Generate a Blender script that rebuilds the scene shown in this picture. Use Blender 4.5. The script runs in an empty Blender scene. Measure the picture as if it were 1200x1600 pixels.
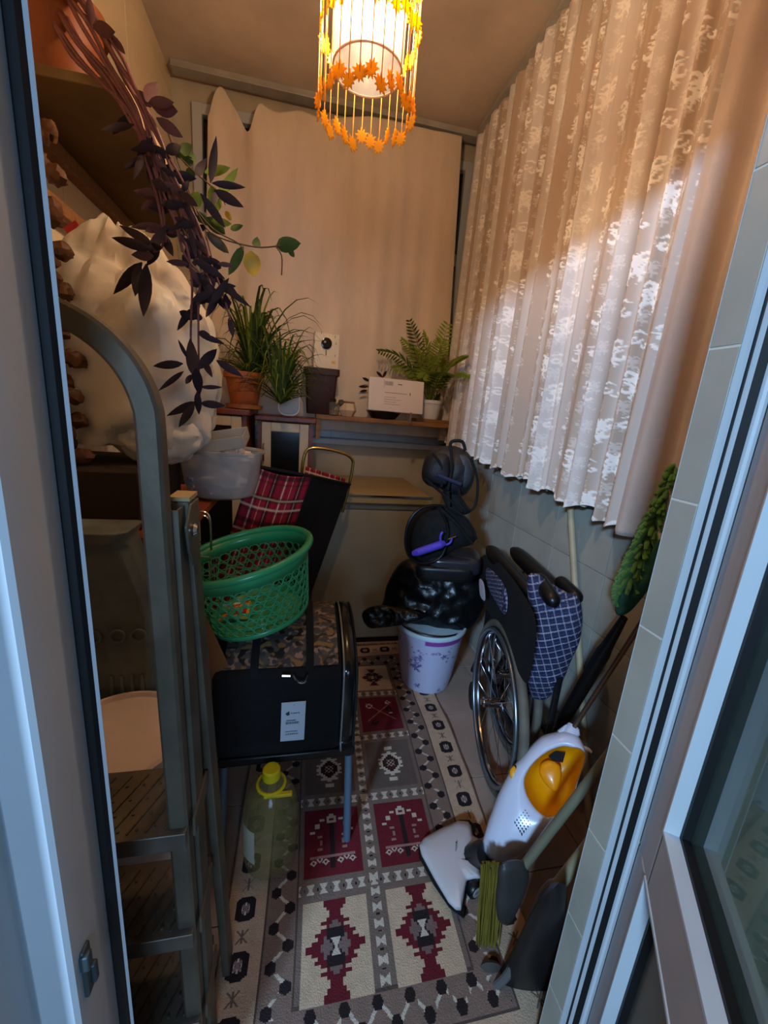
import bpy, math, random
import numpy as np
from mathutils import Vector, Matrix, noise
random.seed(7); rng = np.random.default_rng(5)
PI = math.pi
# ------------------------------------------------------------------ camera (solved from the room's lines; photo frame 1200x1600)
F_PX = 632.9; CAM_H = 1.3
def cam_matrix(y, p, r):
    cy, sy, cp, sp, cr, sr = math.cos(y), math.sin(y), math.cos(p), math.sin(p), math.cos(r), math.sin(r)
    fw = Vector((sy*cp, cy*cp, -sp)); rt = Vector((cy, -sy, 0)); dn = fw.cross(rt)
    return rt*cr + dn*sr, dn*cr - rt*sr, fw
RT, DN, FW = cam_matrix(math.radians(12.3676), math.radians(13.7397), math.radians(-4.5379))
scene = bpy.context.scene
C = scene.collection
cam_d = bpy.data.cameras.new('camera'); cam_o = bpy.data.objects.new('camera', cam_d); C.objects.link(cam_o)
cam_d.sensor_fit = 'HORIZONTAL'; cam_d.sensor_width = 36; cam_d.lens = F_PX*36/1200; cam_d.clip_start = 0.02
mw = Matrix.Identity(4)
for i in range(3): mw[i][0] = RT[i]; mw[i][1] = -DN[i]; mw[i][2] = -FW[i]
mw[2][3] = CAM_H
cam_o.matrix_world = mw; scene.camera = cam_o
# world, lights, exposure
w = bpy.data.worlds.new('world'); scene.world = w; w.use_nodes = True
w.node_tree.nodes['Background'].inputs[0].default_value = (.13, .21, .38, 1)
w.node_tree.nodes['Background'].inputs[1].default_value = .14
def area(name, loc, target, size, size_y, power, col):
    d = bpy.data.lights.new(name, 'AREA'); d.shape = 'RECTANGLE'; d.size = size; d.size_y = size_y; d.energy = power; d.color = col
    o = bpy.data.objects.new(name, d); C.objects.link(o); o.location = loc
    o.rotation_euler = (Vector(target)-Vector(loc)).to_track_quat('-Z', 'Y').to_euler(); return o
area('daylight_high_window', (-1.75, -2.15, 2.27), (.9, 1.4, 1.0), .35, .22, 150, (.40, .66, 1.0))
area('daylight_room_window', (.05, -2.3, 1.45), (.0, .5, 1.1), 1.0, .9, 42, (.36, .62, 1.0))
scene.view_settings.view_transform = 'Standard'; scene.view_settings.look = 'None'
scene.view_settings.gamma = 1; scene.view_settings.use_curve_mapping = False; scene.view_settings.exposure = 0.1
LAMP_POWER = 62

# ------------------------------------------------------------------ helpers
def ray(px, py): return RT*((px-600)/F_PX) + DN*((py-800)/F_PX) + FW
CAMP = Vector((0, 0, CAM_H))
def P(px, py, Y): d = ray(px, py); return CAMP + d*(Y/d.y)
def PX(px, py, X): d = ray(px, py); return CAMP + d*(X/d.x)
def PZ(px, py, Z): d = ray(px, py); return CAMP + d*((Z-CAM_H)/d.z)
def PP(px, py, o, n): d = ray(px, py); return CAMP + d*((o-CAMP).dot(n)/d.dot(n))
def lin(c):
    c = c/255.0
    return c/12.92 if c <= .04045 else ((c+.055)/1.055)**2.4
def S(r, g, b): return (lin(r), lin(g), lin(b), 1.0)
ORG = {}
def props(o, label=None, cat=None, group=None, kind=None):
    if label: o['label'] = label
    if cat: o['category'] = cat
    if group: o['group'] = group
    if kind: o['kind'] = kind
    return o
def thing(name, label, cat, loc, group=None):
    o = bpy.data.objects.new(name, None); C.objects.link(o); o.empty_display_size = .05
    o.location = loc; ORG[o] = Vector(loc); return props(o, label, cat, group)
class MB:
    def __init__(s): s.v = []; s.f = []; s.col = None
    def add(s, vs, fs):
        n = len(s.v); s.v.extend([Vector(q) for q in vs]); s.f.extend([tuple(i+n for i in t) for t in fs]); return s
    def box(s, c, d, M=None):
        c = Vector(c); x, y, z = d[0]/2, d[1]/2, d[2]/2
        vs = [Vector((i*x, j*y, k*z)) for i in (-1, 1) for j in (-1, 1) for k in (-1, 1)]
        if M is not None: vs = [M @ q for q in vs]
        return s.add([c+q for q in vs], [(0,1,3,2),(4,6,7,5),(0,4,5,1),(2,3,7,6),(0,2,6,4),(1,5,7,3)])
    def bx(s, x0, x1, y0, y1, z0, z1): return s.box(((x0+x1)/2, (y0+y1)/2, (z0+z1)/2), (abs(x1-x0), abs(y1-y0), abs(z1-z0)))
    def tube(s, pts, r, seg=10, caps=True, closed=False):
        pts = [Vector(q) for q in pts]; n = len(pts)
        rr = list(np.interp(np.linspace(0, len(r)-1, n), range(len(r)), r)) if isinstance(r, (list, tuple)) else [r]*n
        vs = []; fs = []; up = None
        for i, q in enumerate(pts):
            if closed: t = pts[(i+1) % n]-pts[i-1]
            else: t = pts[min(i+1, n-1)]-pts[max(i-1, 0)]
            t.normalize()
            if up is None:
                up = Vector((0, 0, 1)) if abs(t.z) < .9 else Vector((1, 0, 0))
            a = t.cross(up)
            if a.length < 1e-5: a = t.orthogonal()
            a.normalize(); b = a.cross(t).normalized(); up = b
            for k in range(seg):
                an = 2*PI*k/seg; vs.append(q+(a*math.cos(an)+b*math.sin(an))*rr[i])
        m = n if closed else n-1
        for i in range(m):
            for k in range(seg):
                a0 = i*seg+k; a1 = i*seg+(k+1) % seg; j = (i+1) % n
                fs.append((a0, a1, j*seg+(k+1) % seg, j*seg+k))
        if caps and not closed: fs.append(tuple(range(seg-1, -1, -1))); fs.append(tuple((n-1)*seg+k for k in range(seg)))
        return s.add(vs, fs)
    def lathe(s, prof, c=(0,0,0), seg=32, M=None, sx=1, sy=1):
        c = Vector(c); vs = []; fs = []; n = len(prof)
        for r, z in prof:
            for k in range(seg):
                a = 2*PI*k/seg; q = Vector((r*math.cos(a)*sx, r*math.sin(a)*sy, z)); vs.append(c+(M @ q if M is not None else q))
        for i in range(n-1):
            for k in range(seg): fs.append((i*seg+k, i*seg+(k+1) % seg, (i+1)*seg+(k+1) % seg, (i+1)*seg+k))
        if prof[0][0] > 0: fs.append(tuple(range(seg-1, -1, -1)))
        if prof[-1][0] > 0: fs.append(tuple((n-1)*seg+k for k in range(seg)))
        return s.add(vs, fs)
    def shell(s, prof, c=(0,0,0), seg=32, M=None, sx=1, sy=1):   # lathe without caps
        n0 = len(s.f); s.lathe(prof, c, seg, M, sx, sy)
        s.f = s.f[:n0]+[q for q in s.f[n0:] if len(q) <= 4]; return s
    def grid(s, fn, nu, nv, cu=False, cv=False):
        vs = [fn(i, j) for j in range(nv) for i in range(nu)]; fs = []
        for j in range(nv if cv else nv-1):
            for i in range(nu if cu else nu-1):
                fs.append((j*nu+i, j*nu+(i+1) % nu, ((j+1) % nv)*nu+(i+1) % nu, ((j+1) % nv)*nu+i))
        return s.add(vs, fs)
    def loft(s, rings, cap0=True, cap1=True):
        m = len(rings[0]); vs = [q for r in rings for q in r]; fs = []
        for i in range(len(rings)-1):
            for k in range(m): fs.append((i*m+k, i*m+(k+1) % m, (i+1)*m+(k+1) % m, (i+1)*m+k))
        if cap0: fs.append(tuple(range(m-1, -1, -1)))
        if cap1: fs.append(tuple((len(rings)-1)*m+k for k in range(m)))
        return s.add(vs, fs)
    def poly(s, pts, d):    # prism of a 3D polygon along d
        pts = [Vector(q) for q in pts]; d = Vector(d)
        return s.loft([pts, [q+d for q in pts]])
    def blob(s, c, r, nu=40, nv=26, e=1.0, amp=0, sc=4, seed=0, M=None, fn=None):
        c = Vector(c); off = Vector((seed*3.1, seed*1.7, seed*.9)); sg = lambda a: math.copysign(abs(a)**e, a)
        def g(i, j):
            u = 2*PI*i/nu; v = -PI/2+PI*j/(nv-1)
            cv = max(math.cos(v), 1e-4)
            q = Vector((sg(cv)*sg(math.cos(u)), sg(cv)*sg(math.sin(u)), sg(math.sin(v))))
            k = 1+amp*noise.noise(q*sc+off)+amp*.5*noise.noise(q*sc*2.3+off)
            q = Vector((q.x*r[0]*k, q.y*r[1]*k, q.z*r[2]*k))
            if fn: q = fn(q)
            return c+(M @ q if M is not None else q)
        return s.grid(g, nu, nv, cu=True)
    def build(s, name, mat, parent=None, smooth=35, bevel=0, solid=0, sub=0, label=None, cat=None, group=None, kind=None, colors=None, base=None):
        if parent is not None: o0 = ORG[parent]
        elif base is not None: o0 = Vector(base)
        else:
            xs = [q.x for q in s.v]; ys = [q.y for q in s.v]; zs = [q.z for q in s.v]
            o0 = Vector(((min(xs)+max(xs))/2, (min(ys)+max(ys))/2, min(zs)))
        me = bpy.data.meshes.new(name); me.from_pydata([tuple(q-o0) for q in s.v], [], s.f); me.update()
        import bmesh
        bm = bmesh.new(); bm.from_mesh(me); bmesh.ops.recalc_face_normals(bm, faces=bm.faces); bm.to_mesh(me); bm.free()
        if smooth: me.shade_smooth(); me.set_sharp_from_angle(angle=math.radians(smooth))
        return finish(me, name, mat, parent, o0, bevel, solid, sub, label, cat, group, kind, colors)
def finish(me, name, mat, parent, o0, bevel=0, solid=0, sub=0, label=None, cat=None, group=None, kind=None, colors=None):
    me.materials.append(mat)
    if colors is not None:
        ca = me.color_attributes.new('pattern', 'FLOAT_COLOR', 'POINT'); a = np.ones((len(me.vertices), 4), np.float32); a[:, :3] = colors
        ca.data.foreach_set('color', a.ravel())
    o = bpy.data.objects.new(name, me); C.objects.link(o); ORG[o] = o0
    if parent is not None: o.parent = parent
    else: o.location = o0
    if bevel: m = o.modifiers.new('bevel', 'BEVEL'); m.width = bevel; m.segments = 2; m.limit_method = 'ANGLE'
    if solid: m = o.modifiers.new('solid', 'SOLIDIFY'); m.thickness = solid; m.offset = 0
    if sub: m = o.modifiers.new('sub', 'SUBSURF'); m.levels = sub; m.render_levels = sub
    return props(o, label, cat, group, kind)
def npgrid(name, XYZ, mat, parent=None, colors=None, facecol=None, solid=0, smooth=True, **kw):
    nv, nu, _ = XYZ.shape; V = XYZ.reshape(-1, 3)
    o0 = ORG[parent] if parent is not None else Vector(((V[:,0].min()+V[:,0].max())/2, (V[:,1].min()+V[:,1].max())/2, V[:,2].min()))
    V = V-np.array(o0)
    me = bpy.data.meshes.new(name); j, i = np.mgrid[0:nv-1, 0:nu-1]; a = (j*nu+i).ravel()
    q = np.stack([a, a+1, a+nu+1, a+nu], 1)
    me.vertices.add(len(V)); me.vertices.foreach_set('co', V.astype(np.float32).ravel())
    me.loops.add(q.size); me.loops.foreach_set('vertex_index', q.astype(np.int32).ravel())
    me.polygons.add(len(q)); me.polygons.foreach_set('loop_start', (np.arange(len(q))*4).astype(np.int32))
    me.update(calc_edges=True); me.validate()
    if smooth: me.shade_smooth()
    if facecol is not None:
        ca = me.color_attributes.new('pattern', 'FLOAT_COLOR', 'CORNER'); c = np.ones((len(q), 4, 4), np.float32)
        c[:, :, :3] = facecol.reshape(-1, 1, 3); ca.data.foreach_set('color', c.ravel())
    return finish(me, name, mat, parent, o0, solid=solid, colors=None if colors is None else colors.reshape(-1, 3), **kw)
def rot(ax, deg): return Matrix.Rotation(math.radians(deg), 3, ax)
def smoothpath(pts, n=6):
    pts = [Vector(q) for q in pts]; out = []
    for i in range(len(pts)-1):
        p0 = pts[max(i-1, 0)]; p1 = pts[i]; p2 = pts[i+1]; p3 = pts[min(i+2, len(pts)-1)]
        for k in range(n):
            t = k/n; out.append(.5*((2*p1)+(p2-p0)*t+(2*p0-5*p1+4*p2-p3)*t*t+(3*p1-p0-3*p2+p3)*t**3))
    return out+[pts[-1]]

def mat(name, col, rough=.6, metal=0, noise_amt=0, nscale=8, bump=0, bscale=60, col2=None, attr=False, trans=0, ior=1.45, coat=0, alpha=1, sheen=0, transl=0, emit=None, estr=0, stretch=None, vor=0):
    m = bpy.data.materials.new(name); m.use_nodes = True; nt = m.node_tree; N = nt.nodes; L = nt.links
    b = N['Principled BSDF']; b.inputs['Base Color'].default_value = col; b.inputs['Roughness'].default_value = rough
    b.inputs['Metallic'].default_value = metal; b.inputs['IOR'].default_value = ior
    if trans: b.inputs['Transmission Weight'].default_value = trans
    if coat: b.inputs['Coat Weight'].default_value = coat
    if sheen: b.inputs['Sheen Weight'].default_value = sheen
    if alpha < 1: b.inputs['Alpha'].default_value = alpha
    if emit: b.inputs['Emission Color'].default_value = emit; b.inputs['Emission Strength'].default_value = estr
    tc = N.new('ShaderNodeTexCoord'); mp = N.new('ShaderNodeMapping'); L.new(tc.outputs['Object'], mp.inputs[0])
    if stretch: mp.inputs['Scale'].default_value = stretch
    src = None
    if attr:
        at = N.new('ShaderNodeAttribute'); at.attribute_name = 'pattern'; src = at.outputs['Color']; L.new(src, b.inputs['Base Color'])
    nz = N.new('ShaderNodeTexNoise'); nz.inputs['Scale'].default_value = nscale; nz.inputs['Detail'].default_value = 5; L.new(mp.outputs[0], nz.inputs['Vector'])
    if noise_amt or col2:
        mx = N.new('ShaderNodeMix'); mx.data_type = 'RGBA'
        rp = N.new('ShaderNodeMapRange'); rp.inputs[1].default_value = .35; rp.inputs[2].default_value = .65; L.new(nz.outputs['Fac'], rp.inputs[0])
        L.new(rp.outputs[0], mx.inputs[0])
        if col2: mx.inputs[6].default_value = col; mx.inputs[7].default_value = col2
        elif attr:
            mx.blend_type = 'MULTIPLY'; mx.inputs[7].default_value = (1-noise_amt,)*3+(1,); L.new(src, mx.inputs[6])
        else:
            mx.inputs[6].default_value = col; mx.inputs[7].default_value = tuple(c*(1-noise_amt) for c in col[:3])+(1,)
        L.new(mx.outputs[2], b.inputs['Base Color'])
    if bump:
        bp = N.new('ShaderNodeBump'); bp.inputs['Strength'].default_value = bump; bp.inputs['Distance'].default_value = .01
        n2 = N.new('ShaderNodeTexNoise'); n2.inputs['Scale'].default_value = bscale; n2.inputs['Detail'].default_value = 4; L.new(mp.outputs[0], n2.inputs['Vector'])
        if vor:
            n3 = N.new('ShaderNodeTexVoronoi'); n3.inputs['Scale'].default_value = vor; n3.feature = 'DISTANCE_TO_EDGE'
            L.new(n2.outputs['Color'], n3.inputs['Vector']); L.new(n3.outputs['Distance'], bp.inputs['Height'])
        else: L.new(n2.outputs['Fac'], bp.inputs['Height'])
        L.new(bp.outputs[0], b.inputs['Normal'])
    if transl:
        tr = N.new('ShaderNodeBsdfTranslucent'); tr.inputs[0].default_value = col; ms = N.new('ShaderNodeMixShader'); ms.inputs[0].default_value = transl
        L.new(b.outputs[0], ms.inputs[1]); L.new(tr.outputs[0], ms.inputs[2]); L.new(ms.outputs[0], N['Material Output'].inputs[0])
    return m

M_wall = mat('painted_plaster', S(205, 190, 165), .85, noise_amt=.18, nscale=3, bump=.15, bscale=30)
M_ceil = mat('ceiling_plaster', S(208, 190, 172), .9, noise_amt=.3, nscale=2.2, bump=.2, bscale=14)
M_tileL = mat('cream_wall_tile', S(234, 214, 178), .35, noise_amt=.08, nscale=5)
M_tile = mat('grey_green_wall_tile', S(160, 160, 150), .3, noise_amt=.14, nscale=6, bump=.04, bscale=20)
M_tilej = mat('jamb_tile', S(166, 160, 146), .32, noise_amt=.14, nscale=7, bump=.05, bscale=30)
M_grout = mat('grout', S(225, 222, 214), .9, noise_amt=.2, nscale=30)
M_pvc = mat('white_pvc', S(196, 200, 202), .32, noise_amt=.06, nscale=5, bump=.02, bscale=12)
M_pvcd = mat('aged_pvc', S(170, 165, 158), .45, noise_amt=.2, nscale=9)
M_seal = mat('black_rubber', S(7, 7, 9), .6)
M_floor = mat('floor_tile', S(176, 150, 134), .4, noise_amt=.2, nscale=6)
M_groutf = mat('floor_grout', S(95, 86, 78), .9)
M_black = mat('black_plastic', S(13, 13, 14), .38, bump=.05, bscale=90)
M_blackfab = mat('black_fabric', S(9, 9, 10), .85, bump=.25, bscale=260)
M_alu = mat('aluminium', S(112, 104, 88), .45, metal=.5, noise_amt=.35, nscale=12, bump=.05, bscale=40)
M_chrome = mat('chrome', S(200, 200, 205), .15, metal=1)
M_brass = mat('brass', S(190, 160, 90), .25, metal=1)
M_white = mat('white_plastic', S(225, 226, 232), .28, coat=.3)
M_soil = mat('soil', S(48, 34, 25), .95, bump=.6, bscale=120)
M_redwood = mat('red_brown_wood', S(128, 62, 40), .4, noise_amt=.35, nscale=9, stretch=(8, 1, 8), bump=.05)
M_wood = mat('plain_wood', S(160, 112, 66), .55, noise_amt=.35, nscale=8, stretch=(1, 8, 8), bump=.05)
M_darkwood = mat('dark_wood', S(62, 42, 26), .6, noise_amt=.3, nscale=6, stretch=(8, 1, 8))
M_cream = mat('cream_lacquer', S(206, 190, 155), .4, noise_amt=.08)

# ------------------------------------------------------------------ the setting
XL, XR, YB, ZC, YN = -.70, 1.02, 2.76, 2.90, .473
def struct(mb, name, m, **k): return mb.build(name, m, kind='structure', **k)
struct(MB().bx(-3, 3, -3.2, 3.2, -.12, -.006), 'floor', M_groutf)
fl = [o for o in bpy.data.objects if o.name == 'floor'][0]
ft = None
for i in range(6):
    for j in range(9):
        x0 = -.72+.33*i-.02; y0 = .14+.33*j
        if x0 > 1.0 or y0 > 2.7: continue
        if ft is None:
            ft = MB().bx(x0+.0015, x0+.3285, y0+.0015, y0+.3285, -.007, 0).build('tile', M_floor, parent=fl, bevel=.001); fo = (x0, y0)
        else:
            c = ft.copy(); C.objects.link(c); c.location = (x0-fo[0], y0-fo[1], 0)
struct(MB().bx(XL-.1, XR+.1, YN-.02, YB+.1, ZC, ZC+.1), 'ceiling', M_ceil)
wl = struct(MB().bx(XL-.1, XL-.008, YN, YB+.1, 0, ZC), 'wall_left', M_grout)
wr = struct(MB().bx(XR+.0065, XR+.1, YN, YB+.1, 0, ZC), 'wall_right', M_grout)
def tiles(parent, make, cells, m, name='tile'):
    first = None
    for cell in cells:
        if first is None: first = make(*cell).build(name, m, parent=parent, bevel=.0012); base = cell
        else:
            c = first.copy(); C.objects.link(c); yield c, cell, base
def tile_wall_x(parent, xa, xb, y0, y1, z0, z1, dy, dz, m):
    cells = []
    z = z0
    while z < z1-.01:
        y = y0
        while y < y1-.01: cells.append((y, z)); y += dy
        z += dz
    mk = lambda y, z: MB().bx(xa, xb, y+.0015, y+dy-.0015, z+.0015, z+dz-.0015)
    for c, cell, b in tiles(parent, mk, cells, m): c.location = (0, cell[0]-b[0], cell[1]-b[1])
tile_wall_x(wr, XR, XR+.009, .50, 2.70, .01, 1.19, .30, .203, M_tile)
tile_wall_x(wl, XL-.009, XL, .95, 2.70, 1.31, 2.85, .60, .30, M_tileL)
# back wall: parapet below the window, lintel and side piers around it
WX0, WX1, WZ0, WZ1 = -.60, .985, 1.115, 2.80
bw = struct(MB().bx(XL-.1, XR+.1, YB, YB+.1, 0, WZ0-.02).bx(XL-.1, WX0, YB, YB+.1, WZ0-.02, ZC).bx(WX1, XR+.1, YB, YB+.1, WZ0-.02, ZC).bx(WX0, WX1, YB, YB+.1, WZ1, ZC), 'wall_back', mat('parapet_paint', S(196, 186, 164), .6, noise_amt=.2, nscale=4))
M_glassd = mat('window_glass', S(22, 28, 46), .08, coat=.5)
wn = MB()
FW_ = .05
for x0, x1 in ((WX0, WX0+FW_), (.20, .26), (WX1-FW_, WX1)): wn.bx(x0, x1, YB-.03, YB+.05, WZ0, WZ1)
for z0, z1 in ((WZ0, WZ0+.055), (WZ1-.05, WZ1), (2.23, 2.30)): wn.bx(WX0, WX1, YB-.028, YB+.048, z0, z1)
wn1 = struct(wn, 'window_1', M_pvc, bevel=.003)
for x0, x1 in ((WX0+FW_, .20), (.26, WX1-FW_)):
    for z0, z1 in ((WZ0+.055, 2.23), (2.30, WZ1-.05)): MB().bx(x0+.001, x1-.001, YB+.012, YB+.02, z0, z1).build('pane', M_glassd, parent=wn1)
struct(MB().bx(WX0-.02, XR, YB-.055, YB-.001, WZ0-.045, WZ0-.004), 'trim_1', M_pvc, bevel=.006)      # window board
# curtain rails
def rail(name, a, b, n):
    t = MB(); a = Vector(a); b = Vector(b); d = (b-a).normalized(); s_ = d.cross(Vector((0, 0, 1)))
    for off, wd, h in ((0, .05, .028), (.0, .065, .008)):
        q = [a+s_*wd/2, a-s_*wd/2]; z = 0 if h > .01 else -.026
        t.poly([a+s_*wd/2+Vector((0, 0, z)), a-s_*wd/2+Vector((0, 0, z)), a-s_*wd/2+Vector((0, 0, z-h)), a+s_*wd/2+Vector((0, 0, z-h))], b-a)
    return t
rail('r', (XL+.03, 2.655, ZC), (XR-.01, 2.655, ZC), 0).build('curtain_rail', M_pvcd, label='beige curtain rail running across the ceiling above the plain back curtain', cat='curtain rail', bevel=.002)
rail('r', (.965, .56, ZC), (.965, 2.60, ZC), 0).build('curtain_rail', M_pvcd, label='beige curtain rail along the ceiling above the lace curtain on the right', cat='curtain rail', bevel=.002)

# near wall with the doorway (door frame stands at y .35-.43)
LX, RX = -.235, .52
M_gj = mat('pale_grout', S(206, 200, 186), .9)
nw = struct(MB().bx(-3, LX-.055, .40, YN, 0, ZC).bx(LX-.06, .62, .40, YN, 2.05, ZC).bx(.63, 3, .40, YN, 0, ZC), 'wall_near', M_wall)
MB().bx(RX+.0010, RX+.0060, .4328, YN-.0005, 0, 2.05).build('grout', M_gj, parent=nw)
MB().bx(RX+.0061, .635, .432, YN-.001, 0, 2.05).build('pier', M_wall, parent=nw)
# jamb tiles on the right side of the doorway
for k in range(11):
    z0 = .013+.2*k
    if z0 > 2.0: break
    o = MB().bx(RX, RX+.004, .4325, YN, z0+.0015, z0+.1985).build('tile', M_tilej, parent=nw, bevel=.0006)
MB().poly([(RX-.001, YN-.001, 0), (RX+.004, YN+.004, 0), (RX+.012, YN+.004, 0), (RX+.012, YN, 0)], (0, 0, 2.05)).build('corner_bead', M_pvc, parent=nw)
# door frame: profiles extruded upwards
def ext(pts, z0=0, z1=2.05): return MB().poly([(x, y, z0) for x, y in pts], (0, 0, z1-z0))
dl = struct(ext([(-.2070, .4325), (-.2100, .431), (-.2120, .4315), (-.222, .430), (-.223, .412), (-.219, .395), (-.222, .356), (-.226, .352), (-.257, .352), (-.262, .357), (-.262, .30), (-.272, .292), (-.40, .292), (-.40, .40), (-.27, .40), (-.27, YN-.002), (-.2345, YN-.002), (-.2345, .445), (-.2105, .440)]), 'door_1', M_pvc)
MB().poly([(-.2102, .4312, 0), (-.2122, .4318, 0), (-.2215, .4302, 0), (-.2235, .4285, 0), (-.2200, .4255, 0), (-.2130, .4262, 0)], (0, 0, 2.05)).build('rubber_seal', M_seal, parent=dl)
q = MB(); q.box((-.2195, .372, .665), (.006, .014, .07)); q.box((-.217, .368, .685), (.010, .010, .022)); q.box((-.217, .378, .65), (.009, .008, .028))
q.build('strike_plate', mat('dull_grey_metal', S(70, 82, 86), .5, metal=.5), parent=dl, bevel=.002)
dr = struct(ext([(.5205, .4315), (.534, .4305), (.534, .4225), (.549, .4215), (.5500, .414), (.5530, .4115), (.57, .411), (.60, .411), (.66, .411), (.66, .4315)]), 'door_2', M_pvc)
MB().poly([(.5338, .4300, 0), (.5325, .4265, 0), (.5480, .4165, 0), (.5500, .4190, 0), (.5500, .4235, 0)], (0, 0, 2.05)).build('rubber_seal', M_seal, parent=dr)
struct(MB().bx(-.30, .64, .35, .4395, 2.02, 2.10), 'door_4', M_pvc)
# open door leaf, hinged on the right and swung towards the camera
H0 = Vector((.5560, .4095, 0)); LD = Vector((-.584, -.812, 0)); LN = Vector((-.812, .584, 0))   # along leaf, face normal (towards the doorway)
def leafbox(mb, s0, s1, n0, n1, z0, z1):
    a = H0+LD*s0+LN*n0; b = H0+LD*s1+LN*n0
    return mb.poly([a+Vector((0,0,z0)), b+Vector((0,0,z0)), b+Vector((0,0,z1)), a+Vector((0,0,z1))], LN*(n1-n0))
LW = .74
lf = MB()
leafbox(lf, 0, .056, -.06, 0, .02, .657); leafbox(lf, 0, .070, -.06, 0, .657, 2.03); leafbox(lf, LW-.09, LW, -.06, 0, .02, 2.03)
leafbox(lf, .056, LW-.09, -.06, 0, .02, .10); leafbox(lf, .070, LW-.09, -.06, 0, .657, .759); leafbox(lf, .070, LW-.09, -.06, 0, 1.94, 2.03)
lfo = struct(lf, 'door_3', mat('leaf_pvc', S(176, 168, 166), .4, noise_amt=.1, nscale=6), bevel=.004)
for (z0, z1, sa) in ((.759, 1.94, .070), (.10, .657, .056)):
    b = MB(); t = .004; n0 = -.018
    for s0, s1, a0, a1 in ((sa-.001, sa-.001+t, z0-.001, z1+.001), (LW-.089-t, LW-.089, z0-.001, z1+.001), (sa-.001+t, LW-.089-t, z0-.001, z0+t), (sa-.001+t, LW-.089-t, z1-t, z1+.001)): leafbox(b, s0, s1, n0, .0012, a0, a1)
    b.build('glazing_bead', M_pvc, parent=lfo)
    b = MB(); g = .007
    for s0, s1, a0, a1 in ((sa+.004, sa+.004+g, z0+t, z1-t), (sa+.004+g, LW-.10, z0+t, z0+t+g), (sa+.004+g, LW-.10, z1-t-g, z1-t)): leafbox(b, s0, s1, -.028, -.0175, a0, a1)
    b.build('rubber_seal', M_seal, parent=lfo)
gl = mat('door_glass', S(120, 140, 130), .03, trans=.85, ior=1.45, noise_amt=.3, nscale=7)
leafbox(MB(), .072, LW-.091, -.036, -.0295, .760, 1.939).build('pane', gl, parent=lfo)
leafbox(MB(), .058, LW-.091, -.036, -.0295, .101, .656).build('panel', mat('door_panel', S(120, 116, 104), .6, noise_amt=.25, nscale=4), parent=lfo)

# ------------------------------------------------------------------ curtains
def stroke(mask, pts, w):
    n = mask.shape[0]; yy, xx = np.mgrid[0:n, 0:n]/n
    pts = np.array(pts)
    for k in range(len(pts)-1):
        for t in np.linspace(0, 1, 6):
            p = pts[k]*(1-t)+pts[k+1]*t; ww = (w[k]*(1-t)+w[k+1]*t)*.80
            for ox in (-1, 0, 1):
                for oy in (-1, 0, 1): mask[((xx-p[0]-ox)**2+(yy-p[1]-oy)**2) < ww*ww] = 1
def scroll(mask, cx, cy, R, a0, turns, wmax, flip=1):
    n = 16; pts = []; w = []
    for k in range(n):
        t = k/(n-1); r = R*(1-t*.72); a = a0+flip*turns*2*PI*t
        pts.append((cx+r*math.cos(a), cy+r*math.sin(a))); w.append(wmax*(math.sin(PI*(t*.85+.1))**.7)+.006)
    stroke(mask, pts, w)
lacem = np.zeros((256, 256))
for ox, oy in ((.27, .28), (.77, .78)):
    for fx in (-1, 1):
        scroll(lacem, ox+fx*.075, oy-.10, .065, PI/2, .8, .018, fx); scroll(lacem, ox+fx*.10, oy+.06, .075, -PI/2, .75, .020, -fx)
        stroke(lacem, [(ox, oy+.02), (ox+fx*.05, oy-.05), (ox+fx*.14, oy-.06)], [.018, .026, .006])
        stroke(lacem, [(ox+fx*.02, oy+.08), (ox+fx*.06, oy+.16), (ox+fx*.03, oy+.21)], [.02, .018, .004])
    stroke(lacem, [(ox, oy-.17), (ox, oy-.02), (ox, oy+.12)], [.006, .030, .008])
for ox, oy in ((.77, .25), (.27, .76)):
    scroll(lacem, ox-.03, oy, .055, 0, .9, .014); scroll(lacem, ox+.06, oy+.07, .04, PI, .8, .012, -1)
    stroke(lacem, [(ox-.09, oy-.07), (ox, oy-.09), (ox+.08, oy-.04)], [.004, .018, .004])
def fold(s, seed, lam=.085):
    return (np.sin(2*PI*s/lam+1.3*np.sin(s*7+seed))*.55+np.sin(2*PI*s/(lam*.47)+seed*2+1.1*np.sin(s*11))*.22+np.sin(2*PI*s/(lam*2.7)+seed)*.45)
ns, nz = 560, 620
s = np.linspace(2.62, .985, ns)[None, :].repeat(nz, 0); tz = np.linspace(0, 1, nz)[:, None].repeat(ns, 1)
u1 = (2.62-s)
zb = 1.135-.115*np.clip(u1/1.6, 0, 1)+.012*np.sin(u1*31)+.010*np.abs(np.sin(u1*70+np.sin(u1*20)))
ztop = 2.868-.0*u1
z = zb+(ztop-zb)*(1-tz)
amp = .014+.022*tz**.7
fx_ = fold(u1+.018*tz*np.sin(u1*9), 2.0)
x = .955-amp*fx_-.012*tz-.022*np.clip((tz-.5), 0, 1)*np.clip(1-u1/1.6, 0, 1)
y = s+.010*tz*np.sin(u1*47+2)
mi = (((u1*1.25+.01*np.sin(z*17))/.235) % 1*256).astype(int) % 256; mj = (((2.9-z+.012*np.sin(u1*21))/.235) % 1*256).astype(int) % 256
mk = lacem[mj, mi]
mi2 = (((u1*1.25+.05)/.118) % 1*256).astype(int) % 256; mj2 = (((2.9-z+.03)/.122) % 1*256).astype(int) % 256
mk = np.maximum(mk, lacem[mj2, mi2]*.42)
hem = np.clip(1-(z-zb)/.018, 0, 1)*(.6+.4*np.sin(u1*300))
mk = np.maximum(mk, (hem > .3)*.8)
x = x-.0025*mk
lay = .5+.5*np.sin(u1*38+1.4*np.sin(u1*13)+.3*tz)            # where the sheer doubles over the beige drape
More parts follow.
